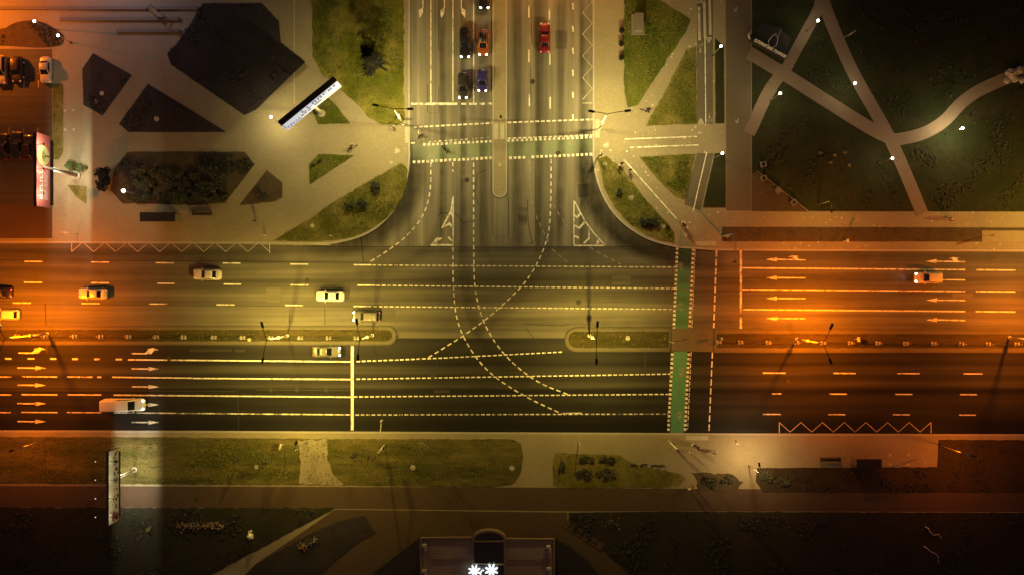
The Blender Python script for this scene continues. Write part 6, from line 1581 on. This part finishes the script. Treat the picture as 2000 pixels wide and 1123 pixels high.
# ------------------------------------------------------------------ extra lamps the photograph shows only by their light, each a lamp standing just out of frame or under an unlit head
def plain_lamp(px, py, h, col, power, label, spread=1.4, head_rz=0):
    b = W(px, py, 0.14); b.x *= 1; t = thing('street_lamp', label, 'street lamp', b, R(head_rz), 'added single arm street lamps at the edges')
    bm = bmesh.new(); tube(bm, [(0, 0, 0), (0, 0, h - 0.4), (0.5, 0, h), (1.3, 0, h + 0.05)], [0.11, 0.07, 0.05, 0.04], 8); obj('pole', bm, M['steel'], t, True)
    bm = bmesh.new(); bev_box(bm, (1.5, 0, h), (0.75, 0.3, 0.14), r=0.05); hd = obj('lamp_head', bm, M['steel_dark'], t)
    bm = bmesh.new(); bev_box(bm, (1.52, 0, h - 0.09), (0.55, 0.22, 0.06), r=0.02, seg=1); obj('lens', bm, M['lens_sodium' if col in (ORA, AMB) else 'lens_warm'], hd)
    lamp_light('lamp_light', (1.5, 0, h - 0.2), col, power * LP, t, 0.0 if col == PEACH else spread)
    return t
plain_lamp(1838, 869, 6.0, ORA, 1700, 'added single arm lamp at the corner of the orange bus stop pavement', head_rz=-15)
plain_lamp(88, 858, 6.0, ORA, 1300, 'added single arm lamp on the dark end of the verge', head_rz=200)
plain_lamp(-95, 45, 8.5, ORA, 15000, 'orange lamp past the picture edge by the kerbed dark bed')
plain_lamp(232, -60, 8.0, PINK, 1150, 'cool white lamp past the picture edge above the terrace shadow bars', head_rz=-90)
plain_lamp(1060, -110, 10.0, AMB, 4200, 'orange lamp past the picture edge beside the northern lanes')
plain_lamp(1010, -90, 10.0, AMB, 1800, 'orange lamp past the picture edge on the narrow island')
plain_lamp(2050, 430, 9.0, YEL, 5000, 'yellow lamp past the picture edge over the park pavement', head_rz=180)
plain_lamp(1598, 400, 5.0, YEL, 480, 'short added lamp hidden in the lawn above the park pavement', head_rz=-90)
plain_lamp(1462, 908, 6.0, PEACH, 3200, 'slim added lamp over the glowing spot of the bus stop pavement', head_rz=100)
plain_lamp(600, 862, 8.0, YEL, 3000, 'added lamp beside the sandy patch of the verge', head_rz=70)

# ------------------------------------------------------------------ the air
HAZE = 0.0
if HAZE:
    bm = bmesh.new(); box(bm, (0, 0, 59.5), (900, 700, 125))
    hm = bpy.data.materials.new('haze'); hm.use_nodes = True; nt = hm.node_tree; nt.nodes.clear()
    out = nt.nodes.new('ShaderNodeOutputMaterial'); pv = nt.nodes.new('ShaderNodeVolumePrincipled')
    pv.inputs['Color'].default_value = (0.9, 0.88, 0.8, 1); pv.inputs['Density'].default_value = HAZE; pv.inputs['Anisotropy'].default_value = 0.2
    nt.links.new(pv.outputs[0], out.inputs['Volume'])
    tag(obj('haze', bm, hm), 'thin warm night haze over the whole junction', 'haze', None, 'stuff')
# ------------------------------------------------------------------ world, camera, output
w = bpy.data.worlds.new('World'); scene.world = w; w.use_nodes = True
bg = w.node_tree.nodes['Background']; bg.inputs[0].default_value = (1.0, 0.53, 0.45, 1); bg.inputs[1].default_value = 0.08
cam = bpy.data.cameras.new('camera'); co = bpy.data.objects.new('camera', cam); COL.objects.link(co)
cam.sensor_width = 36; cam.lens = 36 * H / (2000 * S); cam.clip_end = 5000; cam.clip_start = 1
co.location = (0, 0, H); scene.camera = co
scene.view_settings.view_transform = 'Standard'; scene.view_settings.look = 'None'; scene.view_settings.exposure = 0; scene.view_settings.gamma = 1
c = scene.cycles
c.use_denoising = True
try: c.denoiser = 'OPENIMAGEDENOISE'
except Exception: pass
c.max_bounces = 3; c.diffuse_bounces = 2; c.glossy_bounces = 2; c.sample_clamp_indirect = 3.0; c.use_light_tree = True
c.caustics_reflective = False; c.caustics_refractive = False
